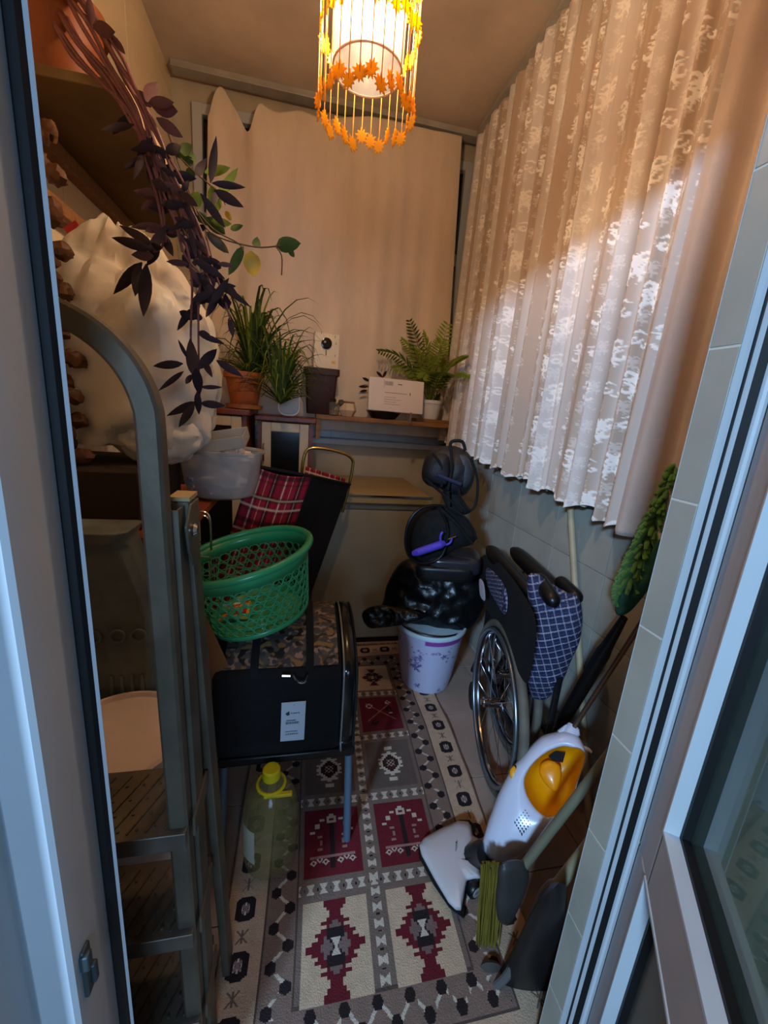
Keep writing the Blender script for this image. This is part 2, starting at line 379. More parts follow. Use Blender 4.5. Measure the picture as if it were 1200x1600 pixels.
b0 = np.array(S(178, 158, 140)[:3]); b1 = np.array(S(206, 198, 192)[:3]); em = np.array(S(236, 230, 222)[:3])
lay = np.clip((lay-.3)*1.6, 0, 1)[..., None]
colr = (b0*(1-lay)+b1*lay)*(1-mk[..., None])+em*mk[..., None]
M_lace = mat('lace_fabric', S(200, 190, 180), .85, attr=True, bump=.15, bscale=200, sheen=.2)
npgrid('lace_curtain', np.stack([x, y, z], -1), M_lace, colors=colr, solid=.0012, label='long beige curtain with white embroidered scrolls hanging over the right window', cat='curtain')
# plain blush curtain at the near end
ns, nz = 150, 120
s = np.linspace(1.0, .60, ns)[None, :].repeat(nz, 0); tz = np.linspace(0, 1, nz)[:, None].repeat(ns, 1); u1 = 1.0-s
z = 1.010-.01*u1+(2.868-1.010)*(1-tz)
x = .952-.012*tz-(.016+.016*tz)*np.sin(u1*2*PI/.135-.9+.5*tz)-.006*np.sin(u1*90+tz*2)
npgrid('plain_curtain', np.stack([x, s+.02*tz, z], -1), mat('blush_fabric', S(184, 166, 154), .85, noise_amt=.08, nscale=5, bump=.15, bscale=240, sheen=.3), solid=.0015,
       label='plain blush pink curtain panel beside the lace one, next to the tiled door jamb', cat='curtain')
# plain curtain over the back window
ns, nz = 320, 220
a = np.linspace(0, 1, ns)[None, :].repeat(nz, 0); tz = np.linspace(0, 1, nz)[:, None].repeat(ns, 1)
xs_top = -.50+1.355*a; xs = xs_top+tz*(-.06+.145*a)
# top edge: pinned, with two sagging loops at the left
top = np.full(ns, 2.845); aa = a[0]
xk = np.array([-.50, -.465, -.43, -.36, -.30, -.25, -.16, -.05, .1, .3, .5, .7, .86]); zk = np.array([2.67, 2.80, 2.835, 2.74, 2.635, 2.79, 2.765, 2.80, 2.79, 2.845, 2.852, 2.853, 2.852])
top = np.interp(xs_top[0], xk, zk)
kk = np.ones(9)/9; top = np.convolve(np.pad(top, 4, 'edge'), kk, 'valid')
zt = top[None, :].repeat(nz, 0); z = zt+(1.165-zt)*tz
fa = .016+.014*np.exp(-((a-.13)/.12)**2)
y = 2.625-fa*(np.sin(a*2*PI*4.6+1.3*np.sin(a*12)+1.2*tz)*.7+.22*np.sin(a*2*PI*12+2*tz+1.5*np.sin(a*9)))*(.35+.65*np.clip(tz*2.5, 0, 1))
y += -.03*np.exp(-((a-.17-.14*tz)/.03)**2)*np.exp(-tz*3)+.02*np.exp(-((a-.08-.02*tz)/.02)**2)*np.exp(-tz*2)
y += -.012*np.sin((a*3.3+tz*1.6)*PI)*np.clip(tz-.4, 0, 1)
npgrid('back_curtain', np.stack([xs, y, z], -1), mat('cream_cotton', S(222, 204, 182), .9, noise_amt=.14, nscale=3.2, bump=.2, bscale=160, sheen=.2, stretch=(2.2, 1, .7)), solid=.0015,
       label='plain cream cloth curtain hung loosely over the back window', cat='curtain')

# ------------------------------------------------------------------ rug (flat-woven, colour worked out cell by cell)
nu, nv = 320, 640
U = (np.arange(nu)+.5)/nu*.80-.40; Vv = .43+(np.arange(nv)+.5)/nv*1.59
u, v = np.meshgrid(U, Vv); st = .0075
uq = np.floor(u/st)*st+st/2; vq = np.floor(v/st)*st+st/2
cc = lambda *c: np.array(S(*c)[:3])
CR, TP, RD, DK, BG, CW = cc(200, 168, 138), cc(126, 106, 94), cc(112, 22, 36), cc(38, 24, 26), cc(104, 88, 78), cc(214, 198, 178)
R_ = np.empty((nv, nu, 3)); R_[:] = CR
def put(m, c): R_[m] = c
au = np.abs(u); d = np.minimum(np.minimum(.40-au, v-.43), 2.02-v)
side = (.40-au) <= np.minimum(v-.43, 2.02-v)        # on the long sides
al = np.where(side, v-.43, u+.40); dd = np.where(side, .40-au, np.minimum(v-.43, 2.02-v))
put(d < .006, TP)
# hexagons and crosses in the outer band
per = .112; ph = (al-.055) % per; ix = ph-per/2*0
h = np.abs(((al-.055+per/2) % per)-per/2); g = np.abs(dd-.05)
hexm = (g < .024) & (h < .027) & (g*.6+h < .034)
put(hexm, DK); put(hexm & ((g-.0)**2+h**2 < .013**2) & ((g*300).astype(int) % 2 == 0), CW)
put(hexm & (g+h < .018) & (np.abs(g-h) < .005), cc(150, 120, 120))
h2 = np.abs(((al-.055) % per)-per/2)
xm = ((np.abs(h2-g) < .0022) | ((g < .0022))) & (h2 < .014) & (g < .020); put(xm, cc(120, 96, 80))
# inner band: dark leaves and cream zigzag on taupe
ib = (dd > .105) & (dd < .185) & (d > .105); put(ib, cc(138, 112, 98)); put((np.abs(d-.105) < .003) | (np.abs(d-.185) < .003), cc(90, 72, 64))
pz = .076; zz = np.abs(((al % pz)/pz)*2-1); zl = .123+.044*zz
put(ib & (np.abs(dd-zl) < .0055) & ((al*120).astype(int) % 5 != 0), CW)
for sh, ce in ((0, .128), (.5, .166)):
    hh = ((al/pz+sh+.05) % 1-.5)*pz; lm = ib & (np.abs(dd-ce) < .013) & (np.abs(hh)+.5*np.abs(dd-ce) < .014); put(lm, DK)
# field
field = d > .188
put(field, TP)
bone_h = lambda c, along, wd: (np.abs(c) < wd) & ((np.abs(((along) % .036)-.018) < .004+.6*np.abs(c)))
fu = au-.205
put(field & bone_h(u, v, .013), CW); put(field & (np.abs(u) < .004) & (np.abs((v % .036)-.0) < .004), DK)
rows = [(.612, .808, 'cream'), (.866, 1.066, 'red'), (1.122, 1.326, 'taupe'), (1.382, 1.582, 'red2'), (1.636, 1.832, 'cream2')]
for i_ in range(4):
    zc = (rows[i_][1]+rows[i_+1][0])/2
    m = field & (np.abs(v-zc) < .027); put(m & bone_h(v-zc, u+.018, .013), CW); put(m & (np.abs(v-zc) < .004) & ((np.abs(((u+.018) % .036))) < .004), DK)
for z0, z1, k in rows:
    vc = (z0+z1)/2
    for sg in (-1, 1):
        uc = sg*.114; du = np.floor((u-uc)/st)*st+st/2; dv = np.floor((v-vc)/st)*st+st/2; fu_, fv_ = u-uc, v-vc
        blk = (np.abs(u-uc) < .087) & (v > z0) & (v < z1)
        put(blk, {'cream': cc(208, 180, 148), 'red': RD, 'taupe': BG, 'red2': RD, 'cream2': cc(208, 180, 148)}[k])
        adu, adv = np.abs(du), np.abs(dv)
        if k in ('cream', 'cream2'):
            sc = 1.02 if k == 'cream' else .74
            teeth = ((adv/.0225) % 1)
            r = adu/(.072*sc)+adv/(.080*sc)
            star = r < (.80+.34*(1-teeth))
            put(blk & star, cc(104, 20, 32) if k == 'cream' else cc(70, 24, 30)); put(blk & (adv < .0045) & (adu < .072*sc), cc(104, 20, 32))
            put(blk & (adu < .035*sc*(adv-.045*sc)/(.05*sc)) & (adv > .062*sc) & (adv < .092*sc), cc(104, 20, 32))
            r2 = adu/(.038*sc)+adv/(.058*sc); put(blk & (r2 < 1), cc(128, 104, 98))
            put(blk & (adu < .020*sc) & (adv < .034*sc) & (adu < .008+adv*.6), DK)
            put(blk & (np.abs(fv_) < .017*sc) & (np.abs(fu_) < .003+np.abs(fv_)*.55), CW)
        elif k == 'taupe':
            teeth = ((adv/.011) % 1); r = adu/.050+adv/.062
            put(blk & (r < .98+.22*(teeth > .5)), CW); put(blk & (r < .72), cc(54, 26, 24)); put(blk & (adu < .012) & (adv < .016) & (((uq+vq)*130).astype(int) % 2 == 0), cc(180, 150, 130))
            put(blk & (adv > .062) & (adv < .074) & (adu < .018), CW)
        elif k == 'red':
            put(blk & (adu < .006) & (dv < .062) & (dv > -.085), DK)
            put(blk & ((du)**2+(dv-.066)**2 < .015**2), CW); put(blk & ((du)**2+(dv-.066)**2 < .006**2), RD)
            for k2 in range(3):
                for s2 in (-1, 1):
                    cx, cy = s2*(.028+.016*k2), .052-.022*k2*0-.019*k2+.012; put(blk & (np.abs(du-cx)+np.abs(dv-cy) < .009), CW)
                    cx, cy = s2*(.036+.0*k2), .012-.020*k2; put(blk & (np.abs(du-cx)+np.abs(dv-cy) < .007), cc(170, 130, 120))
                    cx = s2*(.022+.018*k2); put(blk & (np.abs(fu_-cx)*.8+np.abs(fv_+.062-.008*((k2) % 2)) < .009), CW); put(blk & (np.abs(fu_-cx)*.8+np.abs(fv_+.062-.008*(k2 % 2)) < .004), RD)
            put(blk & (np.abs(dv+.05) < .0025) & (adu < .07), cc(170, 130, 120))
        else:
            for cx, cy, rr, c2 in ((-.045, .045, .020, CW), (.04, .062, .014, CW), (.045, -.01, .012, CW), (-.03, -.05, .018, DK), (.04, .02, .016, DK)):
                put(blk & (np.abs(du-cx)+np.abs(dv-cy) < rr), c2); put(blk & (np.abs(du-cx)+np.abs(dv-cy) < rr*.45), DK if c2 is CW else RD)
            for s2 in (-1, 1): put(blk & (np.abs(fv_-s2*(fu_*.9)-.01) < .003) & (np.abs(fu_) < .06), cc(180, 120, 110))
R_ *= (1-.10*rng.random((nv, nu, 1)))
gu = np.linspace(-.40, .40, nu+1); gv = np.linspace(.43, 2.02, nv+1); GU, GV = np.meshgrid(gu, gv)
wav = .0035*np.sin(GV*9+GU*5)+.003*np.sin(GV*23+1)*np.abs(GU)/.4
XX = .262+(GV-1.4)*.040+GU+.006*np.sin(GV*6)*np.sign(GU)*np.abs(GU)/.4; ZZ = .009+np.maximum(wav, -.004)
M_rug = mat('woven_rug', S(180, 160, 140), .95, attr=True, noise_amt=.12, nscale=40, bump=.35, bscale=300)
rg = npgrid('kilim_rug', np.stack([XX, GV, ZZ], -1), M_rug, facecol=R_, smooth=False, label='long flat-woven rug with red, taupe and cream blocks along the floor', cat='rug', solid=.004)
fr = MB()
for i in range(90):
    x = .287-.40+.80*(i+.5)/90; y = 2.02; fr.tube([(x, y-.004, .010), (x+random.uniform(-.004, .004), y+.012, .006), (x+random.uniform(-.006, .006), y+.024, .003)], .0018, 4)
fr.build('fringe', mat('fringe_cotton', S(92, 76, 62), .95), parent=rg, kind='stuff')

# ------------------------------------------------------------------ pendant lamp
LC = Vector((.131, 1.15, 2.062))
lamp = thing('pendant_lamp', 'round pendant lamp with orange leaf strings hung around a white glass cylinder', 'lamp', (LC.x, LC.y, 1.96))
def glow(name, col, emit, estr, tr):
    m = bpy.data.materials.new(name); m.use_nodes = True; nt = m.node_tree; N = nt.nodes; L = nt.links; b = N['Principled BSDF']
    b.inputs['Base Color'].default_value = col; b.inputs['Roughness'].default_value = .5; b.inputs['Emission Color'].default_value = emit; b.inputs['Emission Strength'].default_value = estr
    t = N.new('ShaderNodeBsdfTransparent'); ms = N.new('ShaderNodeMixShader'); ms.inputs[0].default_value = tr
    L.new(b.outputs[0], ms.inputs[1]); L.new(t.outputs[0], ms.inputs[2]); L.new(ms.outputs[0], N['Material Output'].inputs[0]); return m
M_frost = glow('frosted_glass', (.10, .09, .08, 1), (1, .70, .42, 1), .45, .6)
MB().shell([(.079, 2.062), (.080, 2.068), (.080, 2.44), (.078, 2.45)], (LC.x, LC.y, 0), 40).build('glass_cylinder', M_frost, parent=lamp, solid=.003)
MB().lathe([(0, 2.066), (.040, 2.064), (.078, 2.0635), (.0785, 2.067), (.04, 2.068), (0, 2.07)], (LC.x, LC.y, 0), 40).build('bottom_plate', glow('plate_glass', (.12, .11, .10, 1), (1, .72, .50, 1), .34, .3), parent=lamp)
MB().tube([(LC.x+.080*math.cos(a/32*2*PI), LC.y+.080*math.sin(a/32*2*PI), 2.062) for a in range(32)], .0025, 6, closed=True).build('rim', mat('rim_pale', S(235, 205, 170), .4), parent=lamp)
MB().blob((LC.x, LC.y, 2.30), (.022, .022, .036), 16, 12).build('bulb', mat('bulb_glow', S(255, 240, 200), .3, emit=(1, .78, .48, 1), estr=22), parent=lamp)
MB().lathe([(.018, 2.33), (.02, 2.36), (.02, 2.40), (.008, 2.42), (.008, 2.46)], (LC.x, LC.y, 0), 16).build('socket', M_white, parent=lamp)
MB().lathe([(.118, 2.452), (.121, 2.458), (.118, 2.464), (.02, 2.47), (0, 2.47)], (LC.x, LC.y, 0), 40).build('top_plate', M_brass, parent=lamp)
MB().tube([(LC.x, LC.y, 2.46), (LC.x, LC.y, ZC-.02)], .004, 8).lathe([(.045, ZC-.025), (.05, ZC-.001), (0, ZC-.001)], (LC.x, LC.y, 0), 24).build('suspension', M_brass, parent=lamp)
pl = bpy.data.lights.new('lamp_bulb_light', 'POINT'); pl.energy = LAMP_POWER; pl.color = (1, .70, .43); pl.shadow_soft_size = .035
po = bpy.data.objects.new('lamp_bulb_light', pl); C.objects.link(po); po.location = (LC.x, LC.y, 2.235)
M_amber = mat('amber_plastic', S(244, 186, 34), .35, transl=.6, emit=None)
leafpts = []
for k in range(20):
    a = 2*PI*k/20; r = (.0155 if k % 4 == 0 else .0085 if k % 2 else .0135); leafpts.append((r*math.cos(a), r*math.sin(a)*1.15))
strings = MB(); first = None; nst = 30
for k in range(nst):
    a = 2*PI*k/nst+.05; R0 = .112; cx, cy = LC.x+R0*math.cos(a), LC.y+R0*math.sin(a)
    zend = 1.985+.012*math.sin(k*2.1)
    strings.tube([(cx, cy, 2.455), (cx, cy, zend)], .0011, 4, caps=False)
    for zc in (zend, 2.125+.008*math.sin(k*3.3), 2.235+.01*math.sin(k*1.7), 2.35):
        if random.random() < .06: continue
        M = Matrix.Rotation(a+PI/2+random.uniform(-.7, .7), 3, 'Z') @ rot('Y', random.uniform(-20, 20)) 
        if first is None:
            pts = [Vector((px*1.15, 0, pz*1.15)) for px, pz in leafpts]; mb = MB(); o_ = Vector((LC.x, LC.y, 1.96))
            mb.poly([q+o_ for q in pts], (0, .003, 0)); first = mb.build('leaf_pendant', M_amber, parent=lamp, smooth=0); first.matrix_local = Matrix.Translation(Vector((cx, cy, zc))-o_) @ M.to_4x4()
        else:
            c = first.copy(); C.objects.link(c); c.matrix_local = Matrix.Translation(Vector((cx, cy, zc))-o_) @ M.to_4x4()
strings.build('strings', mat('amber_thread', S(214, 140, 50), .5), parent=lamp, kind='stuff')

# ------------------------------------------------------------------ chest freezer
fz = thing('chest_freezer', 'closed pale chest freezer with a flat steel-edged lid below the shelf plank', 'freezer', (.40, 2.38, 0))
M_frz = mat('freezer_enamel', S(158, 148, 124), .38, noise_amt=.14, nscale=3, bump=.03, bscale=10)
MB().bx(.08, .705, 2.06, 2.70, .03, .80).build('body', M_frz, parent=fz, bevel=.012)
MB().bx(.075, .712, 2.045, 2.705, .828, .872).build('lid', mat('freezer_lid', S(172, 150, 106), .42, noise_amt=.2, nscale=3), parent=fz, bevel=.008)
MB().bx(.085, .70, 2.055, 2.695, .80, .828).build('lid_gasket', mat('gasket_grey', S(110, 108, 100), .6), parent=fz)
MB().bx(.072, .715, 2.040, 2.048, .868, .876).build('lid_edge', M_chrome, parent=fz)
MB().bx(.09, .70, 2.07, 2.69, .0, .03).build('plinth', M_black, parent=fz)

# ------------------------------------------------------------------ cabinets, plank
def cabinet(x0, x1, y0, y1, ztop, label, dark):
    t = thing('low_cabinet', label, 'cabinet', ((x0+x1)/2, (y0+y1)/2, 0))
    MB().bx(x0, x0+.02, y0, y1, 0, ztop-.03).bx(x1-.02, x1, y0, y1, 0, ztop-.03).bx(x0+.02, x1-.02, y1-.015, y1, 0, ztop-.03).bx(x0+.02, x1-.02, y0+.02, y1-.015, .05, .07).build('body', M_redwood, parent=t)
    MB().bx(x0-.015, x1+.018, y0-.03, y1, ztop-.03, ztop).build('top', M_redwood, parent=t, bevel=.006)
    d = MB(); a, b = x0+.022, x1-.022; w_ = .048
    d.bx(a, a+w_, y0-.018, y0, .06, ztop-.035).bx(b-w_, b, y0-.018, y0, .06, ztop-.035).bx(a+w_, b-w_, y0-.018, y0, ztop-.035-w_, ztop-.035).bx(a+w_, b-w_, y0-.018, y0, .06, .06+w_)
    do = d.build('door', M_cream, parent=t, bevel=.003)
    MB().bx(a+w_, b-w_, y0-.010, y0-.005, .06+w_, ztop-.035-w_).build('pane', mat('smoked_glass', S(26, 26, 24), .12), parent=do)
    MB().tube(smoothpath([(a+.012, y0-.018, ztop-.24), (a+.012, y0-.045, ztop-.23), (a+.012, y0-.045, ztop-.16), (a+.012, y0-.018, ztop-.15)]), .004, 8).build('handle', M_brass, parent=do)
    return t
cabinet(-.222, .068, 2.30, 2.57, 1.240, 'cream cabinet with a dark glass door left of the freezer', 0)
cabinet(-.56, -.262, 2.16, 2.56, 1.262, 'wooden cabinet under the terracotta pot, mostly hidden behind the plastic basin', 0)
pk = thing('window_shelf', 'narrow wooden plank shelf in front of the back curtain carrying the small plants', 'shelf', (.53, 2.56, 1.235))
MB().bx(.088, XR-.001, 2.455, 2.580, 1.235, 1.262).build('plank', M_wood, parent=pk, bevel=.003)
MB().bx(.090, .115, 2.46, 2.57, 1.12, 1.235).build('bracket', M_wood, parent=pk)

# ------------------------------------------------------------------ plants
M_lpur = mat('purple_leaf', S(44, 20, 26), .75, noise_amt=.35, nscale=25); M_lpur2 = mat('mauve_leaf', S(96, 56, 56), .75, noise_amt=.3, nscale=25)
M_lgrn = mat('dark_green_leaf', S(74, 94, 32), .75, noise_amt=.4, nscale=22, transl=.25); M_lgrn2 = mat('bright_green_leaf', S(138, 156, 50), .75, noise_amt=.35, nscale=22, transl=.3)
M_lyel = mat('yellow_leaf', S(214, 176, 40), .5, noise_amt=.25, nscale=22, transl=.3); M_lolive = mat('olive_leaf', S(92, 78, 36), .5, noise_amt=.3, nscale=22)
M_stem = mat('mauve_stem', S(122, 70, 72), .5, noise_amt=.35, nscale=30); M_stemg = mat('green_stem', S(92, 96, 44), .5); M_stemb = mat('brown_stem', S(84, 54, 34), .6)
def leafmesh(mb, a, b, w_, bend=.1, n=6, nh=None, cup=.25, shape=.8):
    a, b = Vector(a), Vector(b); ax = b-a; L_ = ax.length
    vd = ((a+b)/2-CAMP).normalized() if nh is None else Vector(nh)
    side = ax.cross(vd)
    if side.length < 1e-6: side = ax.orthogonal()
    side.normalize(); nn = side.cross(ax).normalized()
    rows = []
    for i in range(n+1):
        t = i/n; ww = w_*(math.sin(PI*min(t*.97+.03, 1))**shape)*(1.15-.3*t) if 0 < i < n else w_*(.10 if i == 0 else .02)
        c = a+ax*t+nn*(bend*L_*math.sin(PI*t))+Vector((0, 0, -1))*0
        rows.append([c-side*ww+nn*ww*cup, c, c+side*ww+nn*ww*cup])
    vs = [q for r in rows for q in r]; fs = []
    for i in range(n):
        for k in range(2): fs.append((i*3+k, i*3+k+1, (i+1)*3+k+1, (i+1)*3+k))
    return mb.add(vs, fs)
def pot(t, c, r0, r1, h, rim, m, name='pot', seg=36, rimh=.03):
    mb = MB(); mb.shell([(r0*.98, .001), (r0, .004), (r1, h-rimh), (r1+rim, h-rimh), (r1+rim, h), (r1-.004, h), (r1-.006, h-.02), (r1-.012, h-.03)], c, seg)
    mb.lathe([(0, 0), (r0, 0.001)], c, seg); mb.build(name, m, parent=t)
    MB().lathe([(0, h-.022), (r1-.006, h-.024)], c, seg).build('soil', M_soil, parent=t)
# high shelf on the left wall
sh = thing('high_shelf', 'high wall shelf seen from below, carrying the trailing purple plant', 'shelf', (-.55, 1.7, 1.95))
M_shelf = mat('shelf_board', S(120, 92, 52), .7, noise_amt=.3, nscale=5)
MB().bx(XL+.001, -.405, 1.212, 2.05, 1.95, 1.972).build('board', M_shelf, parent=sh, bevel=.002)
MB().bx(-.408, -.403, 1.212, 2.05, 1.945, 1.975).build('edge_strip', mat('pale_edging', S(190, 160, 120), .5), parent=sh)
MB().bx(XL+.001, -.665, 1.225, 2.45, 1.905, 1.949).build('batten', M_wood, parent=sh, bevel=.002)
MB().bx(XL+.001, -.655, 1.30, 1.84, 1.76, 1.795).build('lower_batten', M_wood, parent=sh, bevel=.002)
MB().bx(-.655, -.58, 1.80, 1.84, 1.765, 1.79).build('bracket_arm', M_wood, parent=sh, bevel=.002)
# purple trailing plant
tp = thing('trailing_plant', 'dark purple trailing plant spilling from a brown pot on the high shelf', 'plant', (-.52, 1.30, 1.973))
pot(tp, (-.572, 1.315, 1.973), .070, .088, .17, .010, mat('brown_pot', S(140, 74, 34), .55, noise_amt=.25), rimh=.035)
Yt = 1.16
def stempath(px, Y=Yt, n=5): return smoothpath([P(a[0], a[1], (a[2] if len(a) > 2 else Y)) for a in px], n)
paths = [[(95, -25, 1.28), (125, 35, 1.2), (165, 100, 1.18), (205, 165), (240, 240), (268, 300), (300, 360), (318, 410), (335, 470)],
 [(80, -10, 1.28), (120, 60, 1.2), (172, 120, 1.18), (215, 190), (238, 250), (262, 320), (290, 380), (300, 440), (298, 520), (300, 570)],
 [(105, -30, 1.28), (150, 40, 1.2), (190, 112, 1.19), (225, 180), (250, 245), (282, 305), (312, 372), (345, 450), (360, 500)],
 [(70, 10, 1.27), (115, 80, 1.2), (160, 132, 1.18), (205, 180), (232, 262), (250, 330), (255, 380), (240, 395)],
 [(110, -30, 1.26), (142, 20, 1.2), (180, 90, 1.18), (212, 140), (246, 205), (276, 285), (305, 340), (325, 400), (312, 450), (310, 520), (312, 620)],
 [(90, 0, 1.28), (140, 90, 1.2), (185, 135, 1.18), (228, 215), (255, 270), (275, 350), (290, 400), (325, 440), (350, 470)]]
paths_ = paths+[[(a[0]+random.uniform(-9, 9), a[1]+random.uniform(-8, 8))+tuple(a[2:]) for a in p_[:7]] for p_ in paths]
for k, pth in enumerate(paths_): pts = stempath(pth); MB().tube(pts, [.0052-.003*i/len(pts) for i in range(len(pts))], 7).build('stem', M_stem, parent=tp)
LV = [((143,40),(139,-8),7),((145,43),(180,50),11),((170,50),(196,85),6),((228,158),(246,128),12),((236,164),(278,174),14),((244,184),(286,215),10),((232,160),(272,160),9),((236,168),(215,140),8),
((329,286),(338,212),8),((331,286),(384,293),7),((334,297),(381,324),10),((313,302),(352,356),9),((306,274),(323,247),8),((337,300),(333,322),7),
((237,380),(186,352),9),((237,390),(174,371),10),((222,410),(177,460),11),((218,412),(211,463),11),((229,412),(224,495),13),((232,395),(262,350),9),((240,400),(205,398),10),
((340,412),(366,415),5),((302,405),(352,436),9),((330,475),(358,434),8),((345,445),(392,480),7),((300,470),(335,455),8),
((286,568),(239,572),9),((287,580),(247,611),6),((303,588),(297,528),13),((309,577),(339,545),11),((338,563),(380,589),9),((313,605),(348,605),5),((307,628),(260,650),9),((304,630),(279,668),9),((308,612),(311,648),8),((313,630),(352,634),9),((306,575),(312,618),11),((293,560),(278,530),4),((300,585),(290,600),6),((316,560),(332,590),7)]
for i, (a, b, w_) in enumerate(LV):
    Y0 = 1.10+random.uniform(-.01, .03) if a[1] > 300 else 1.15
    d1 = random.uniform(-.03, .03)
    w3 = w_*Y0*1.0/F_PX*.62
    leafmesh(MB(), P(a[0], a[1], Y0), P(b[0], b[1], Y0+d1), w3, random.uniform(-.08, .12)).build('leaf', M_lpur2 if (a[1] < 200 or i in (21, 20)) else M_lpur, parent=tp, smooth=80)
for k in range(105):
    pth = paths[k % 6]; t = random.uniform(.42, 1.0); seg = t*(len(pth)-1); i = min(int(seg), len(pth)-2); f = seg-i
    px = pth[i][0]*(1-f)+pth[i+1][0]*f; py = pth[i][1]*(1-f)+pth[i+1][1]*f
    if py < 225 and random.random() < .55: continue
    if py > 500 and random.random() < .6: continue
    Y0 = 1.16+random.uniform(-.03, .03); a = P(px, py, Y0); an = random.uniform(0, 2*PI); ln = random.uniform(.035, .075)
    b = a+Vector((math.cos(an)*ln*.8, random.uniform(-.5, .5)*ln, math.sin(an)*ln*.7-.018))
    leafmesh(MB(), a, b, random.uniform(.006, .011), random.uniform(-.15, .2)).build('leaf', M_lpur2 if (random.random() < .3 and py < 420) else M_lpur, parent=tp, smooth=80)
# green vine
gv_ = thing('green_vine', 'green vine with a hanging yellow leaf, entwined behind the purple stems', 'plant', P(290, 235, 1.25))
for pth in ([(262, 205), (272, 235), (292, 290), (318, 350), (345, 372), (400, 386), (438, 384)], [(286, 300), (330, 355), (372, 380), (380, 392)], [(430, 384), (440, 400), (440, 430)], [(262, 205), (285, 250), (340, 300), (352, 320)], [(318, 350), (330, 400), (340, 440)]):
    MB().tube(stempath(pth, 1.24), .0018, 6).build('stem', M_stemb, parent=gv_)
for a, b, w_, m in [((270,228),(288,248),9,M_lgrn),((282,238),(300,226),10,M_lgrn),((292,242),(296,262),10,M_lgrn),((300,250),(303,240),8,M_lgrn),((300,262),(294,285),9,M_lgrn),((310,300),(300,330),12,M_lgrn2),((320,270),(360,262),9,M_lgrn2),((330,290),(342,330),13,M_lgrn2),((340,310),(372,262),9,M_lgrn2),((322,340),(352,366),13,M_lgrn),((330,345),(362,350),8,M_lgrn2),((352,330),(362,345),6,M_lyel),((400,386),(402,370),9,M_lgrn),((432,384),(470,380),15,M_lgrn),((452,390),(460,402),6,M_lgrn),((380,385),(357,430),10,M_lgrn),((322,362),(358,396),10,M_lolive),((392,392),(396,432),18,M_lyel),((360,358),(380,352),6,M_lgrn),((316,318),(306,300),9,M_lgrn2),((300,330),(330,352),9,M_lgrn),((330,400),(315,420),8,M_lgrn),((338,430),(352,450),8,M_lgrn2)]:
    Y0 = 1.24+random.uniform(-.01, .02); leafmesh(MB(), P(a[0], a[1], Y0), P(b[0], b[1], Y0+.01), w_*Y0/F_PX*.62, .1, shape=.6).build('leaf', m, parent=gv_, smooth=80)
# spider plant in terracotta on the left cabinet
spp = thing('spider_plant', 'bushy grass-leaved plant in an orange terracotta pot on the left cabinet', 'plant', (-.285, 2.27, 1.2625))
M_terra = mat('terracotta_plastic', S(184, 96, 42), .5, noise_amt=.15)
sc_ = (-.285, 2.27, 1.278)
pot(spp, sc_, .066, .090, .165, .010, M_terra, rimh=.03)
MB().shell([(.070, .0), (.088, .004), (.092, .022), (.089, .022), (.084, .006), (.0, .004)], (sc_[0], sc_[1], 1.2625), 36).build('saucer', mat('saucer_clay', S(170, 104, 56), .5), parent=spp, solid=.002)
def grass(t, c, n, rmin, rmax, hmin, hmax, wdt, ms, name='leaf', bias=(0, 0)):
    for k in range(n):
        an = random.uniform(0, 2*PI); R0 = random.uniform(rmin, rmax); h = random.uniform(hmin, hmax)
        dx, dy = math.cos(an)*R0+bias[0], math.sin(an)*R0*.8+bias[1]; pts = []
        drop = random.uniform(.1, 1.0)
        for i in range(7):
            q = i/6; pts.append(Vector((c[0]+dx*q, c[1]+dy*q, c[2]+h*(1-(1-q)**2)-drop*h*q**3*.9)))
        side = Vector((-math.sin(an), math.cos(an), 0)); vs = []; fs = []
        for i, q in enumerate(pts):
            ww = wdt*(1-(i/6)**2*.95)*(.6 if i == 0 else 1)
            vs += [q-side*ww+Vector((0, 0, ww*.5)), q, q+side*ww+Vector((0, 0, ww*.5))]
        for i in range(6):
            for k2 in range(2): fs.append((i*3+k2, i*3+k2+1, i*3+k2+4, i*3+k2+3))
        MB().add(vs, fs).build(name, random.choice(ms), parent=t, smooth=80)
grass(spp, (-.25, 2.27, 1.42), 170, .06, .34, .05, .50, .0085, [M_lgrn, M_lgrn, M_lgrn2], bias=(.05, -.02))
grass(spp, (-.10, 2.20, 1.30), 150, .06, .27, .05, .42, .0080, [M_lgrn, M_lgrn2], bias=(.0, 0))
# palm in white pot
pm = thing('small_palm', 'small feathery palm in a white pot at the right end of the plank shelf', 'plant', (.80, 2.53, 1.282))
MB().bx(.70, .93, 2.475, 2.595, 1.2625, 1.2815).build('wood_block', M_wood, label='flat wooden block under the white palm pot', cat='block', bevel=.002)
pc = (.80, 2.535, 1.282)
pot(pm, pc, .052, .068, .115, .004, M_white, rimh=.02)
def frond(base, tip, rise, nlf, ll):
    base, tip = Vector(base), Vector(tip); mb = MB(); pts = []
    for i in range(11):
        t = i/10; pts.append(base.lerp(tip, t)+Vector((0, 0, rise*math.sin(PI*t)*.9)))
    mb.tube(pts, [.0028-.002*i/10 for i in range(11)], 5)
    for i in range(nlf):
        t = .25+.73*i/(nlf-1); k = min(int(t*10), 9); f = t*10-k; q = pts[k].lerp(pts[k+1], f); d = (pts[k+1]-pts[k]).normalized()
        up = Vector((0, -.6, .8)); sd = d.cross(up).normalized(); l_ = ll*(math.sin(PI*min(.18+t*.75, 1))**.7)
        for s2 in (-1, 1):
            e = q+(sd*s2*.85+d*.55+Vector((0, 0, -.22))).normalized()*l_
            leafmesh(mb, q, e, .0052, .04, n=4)
    return mb
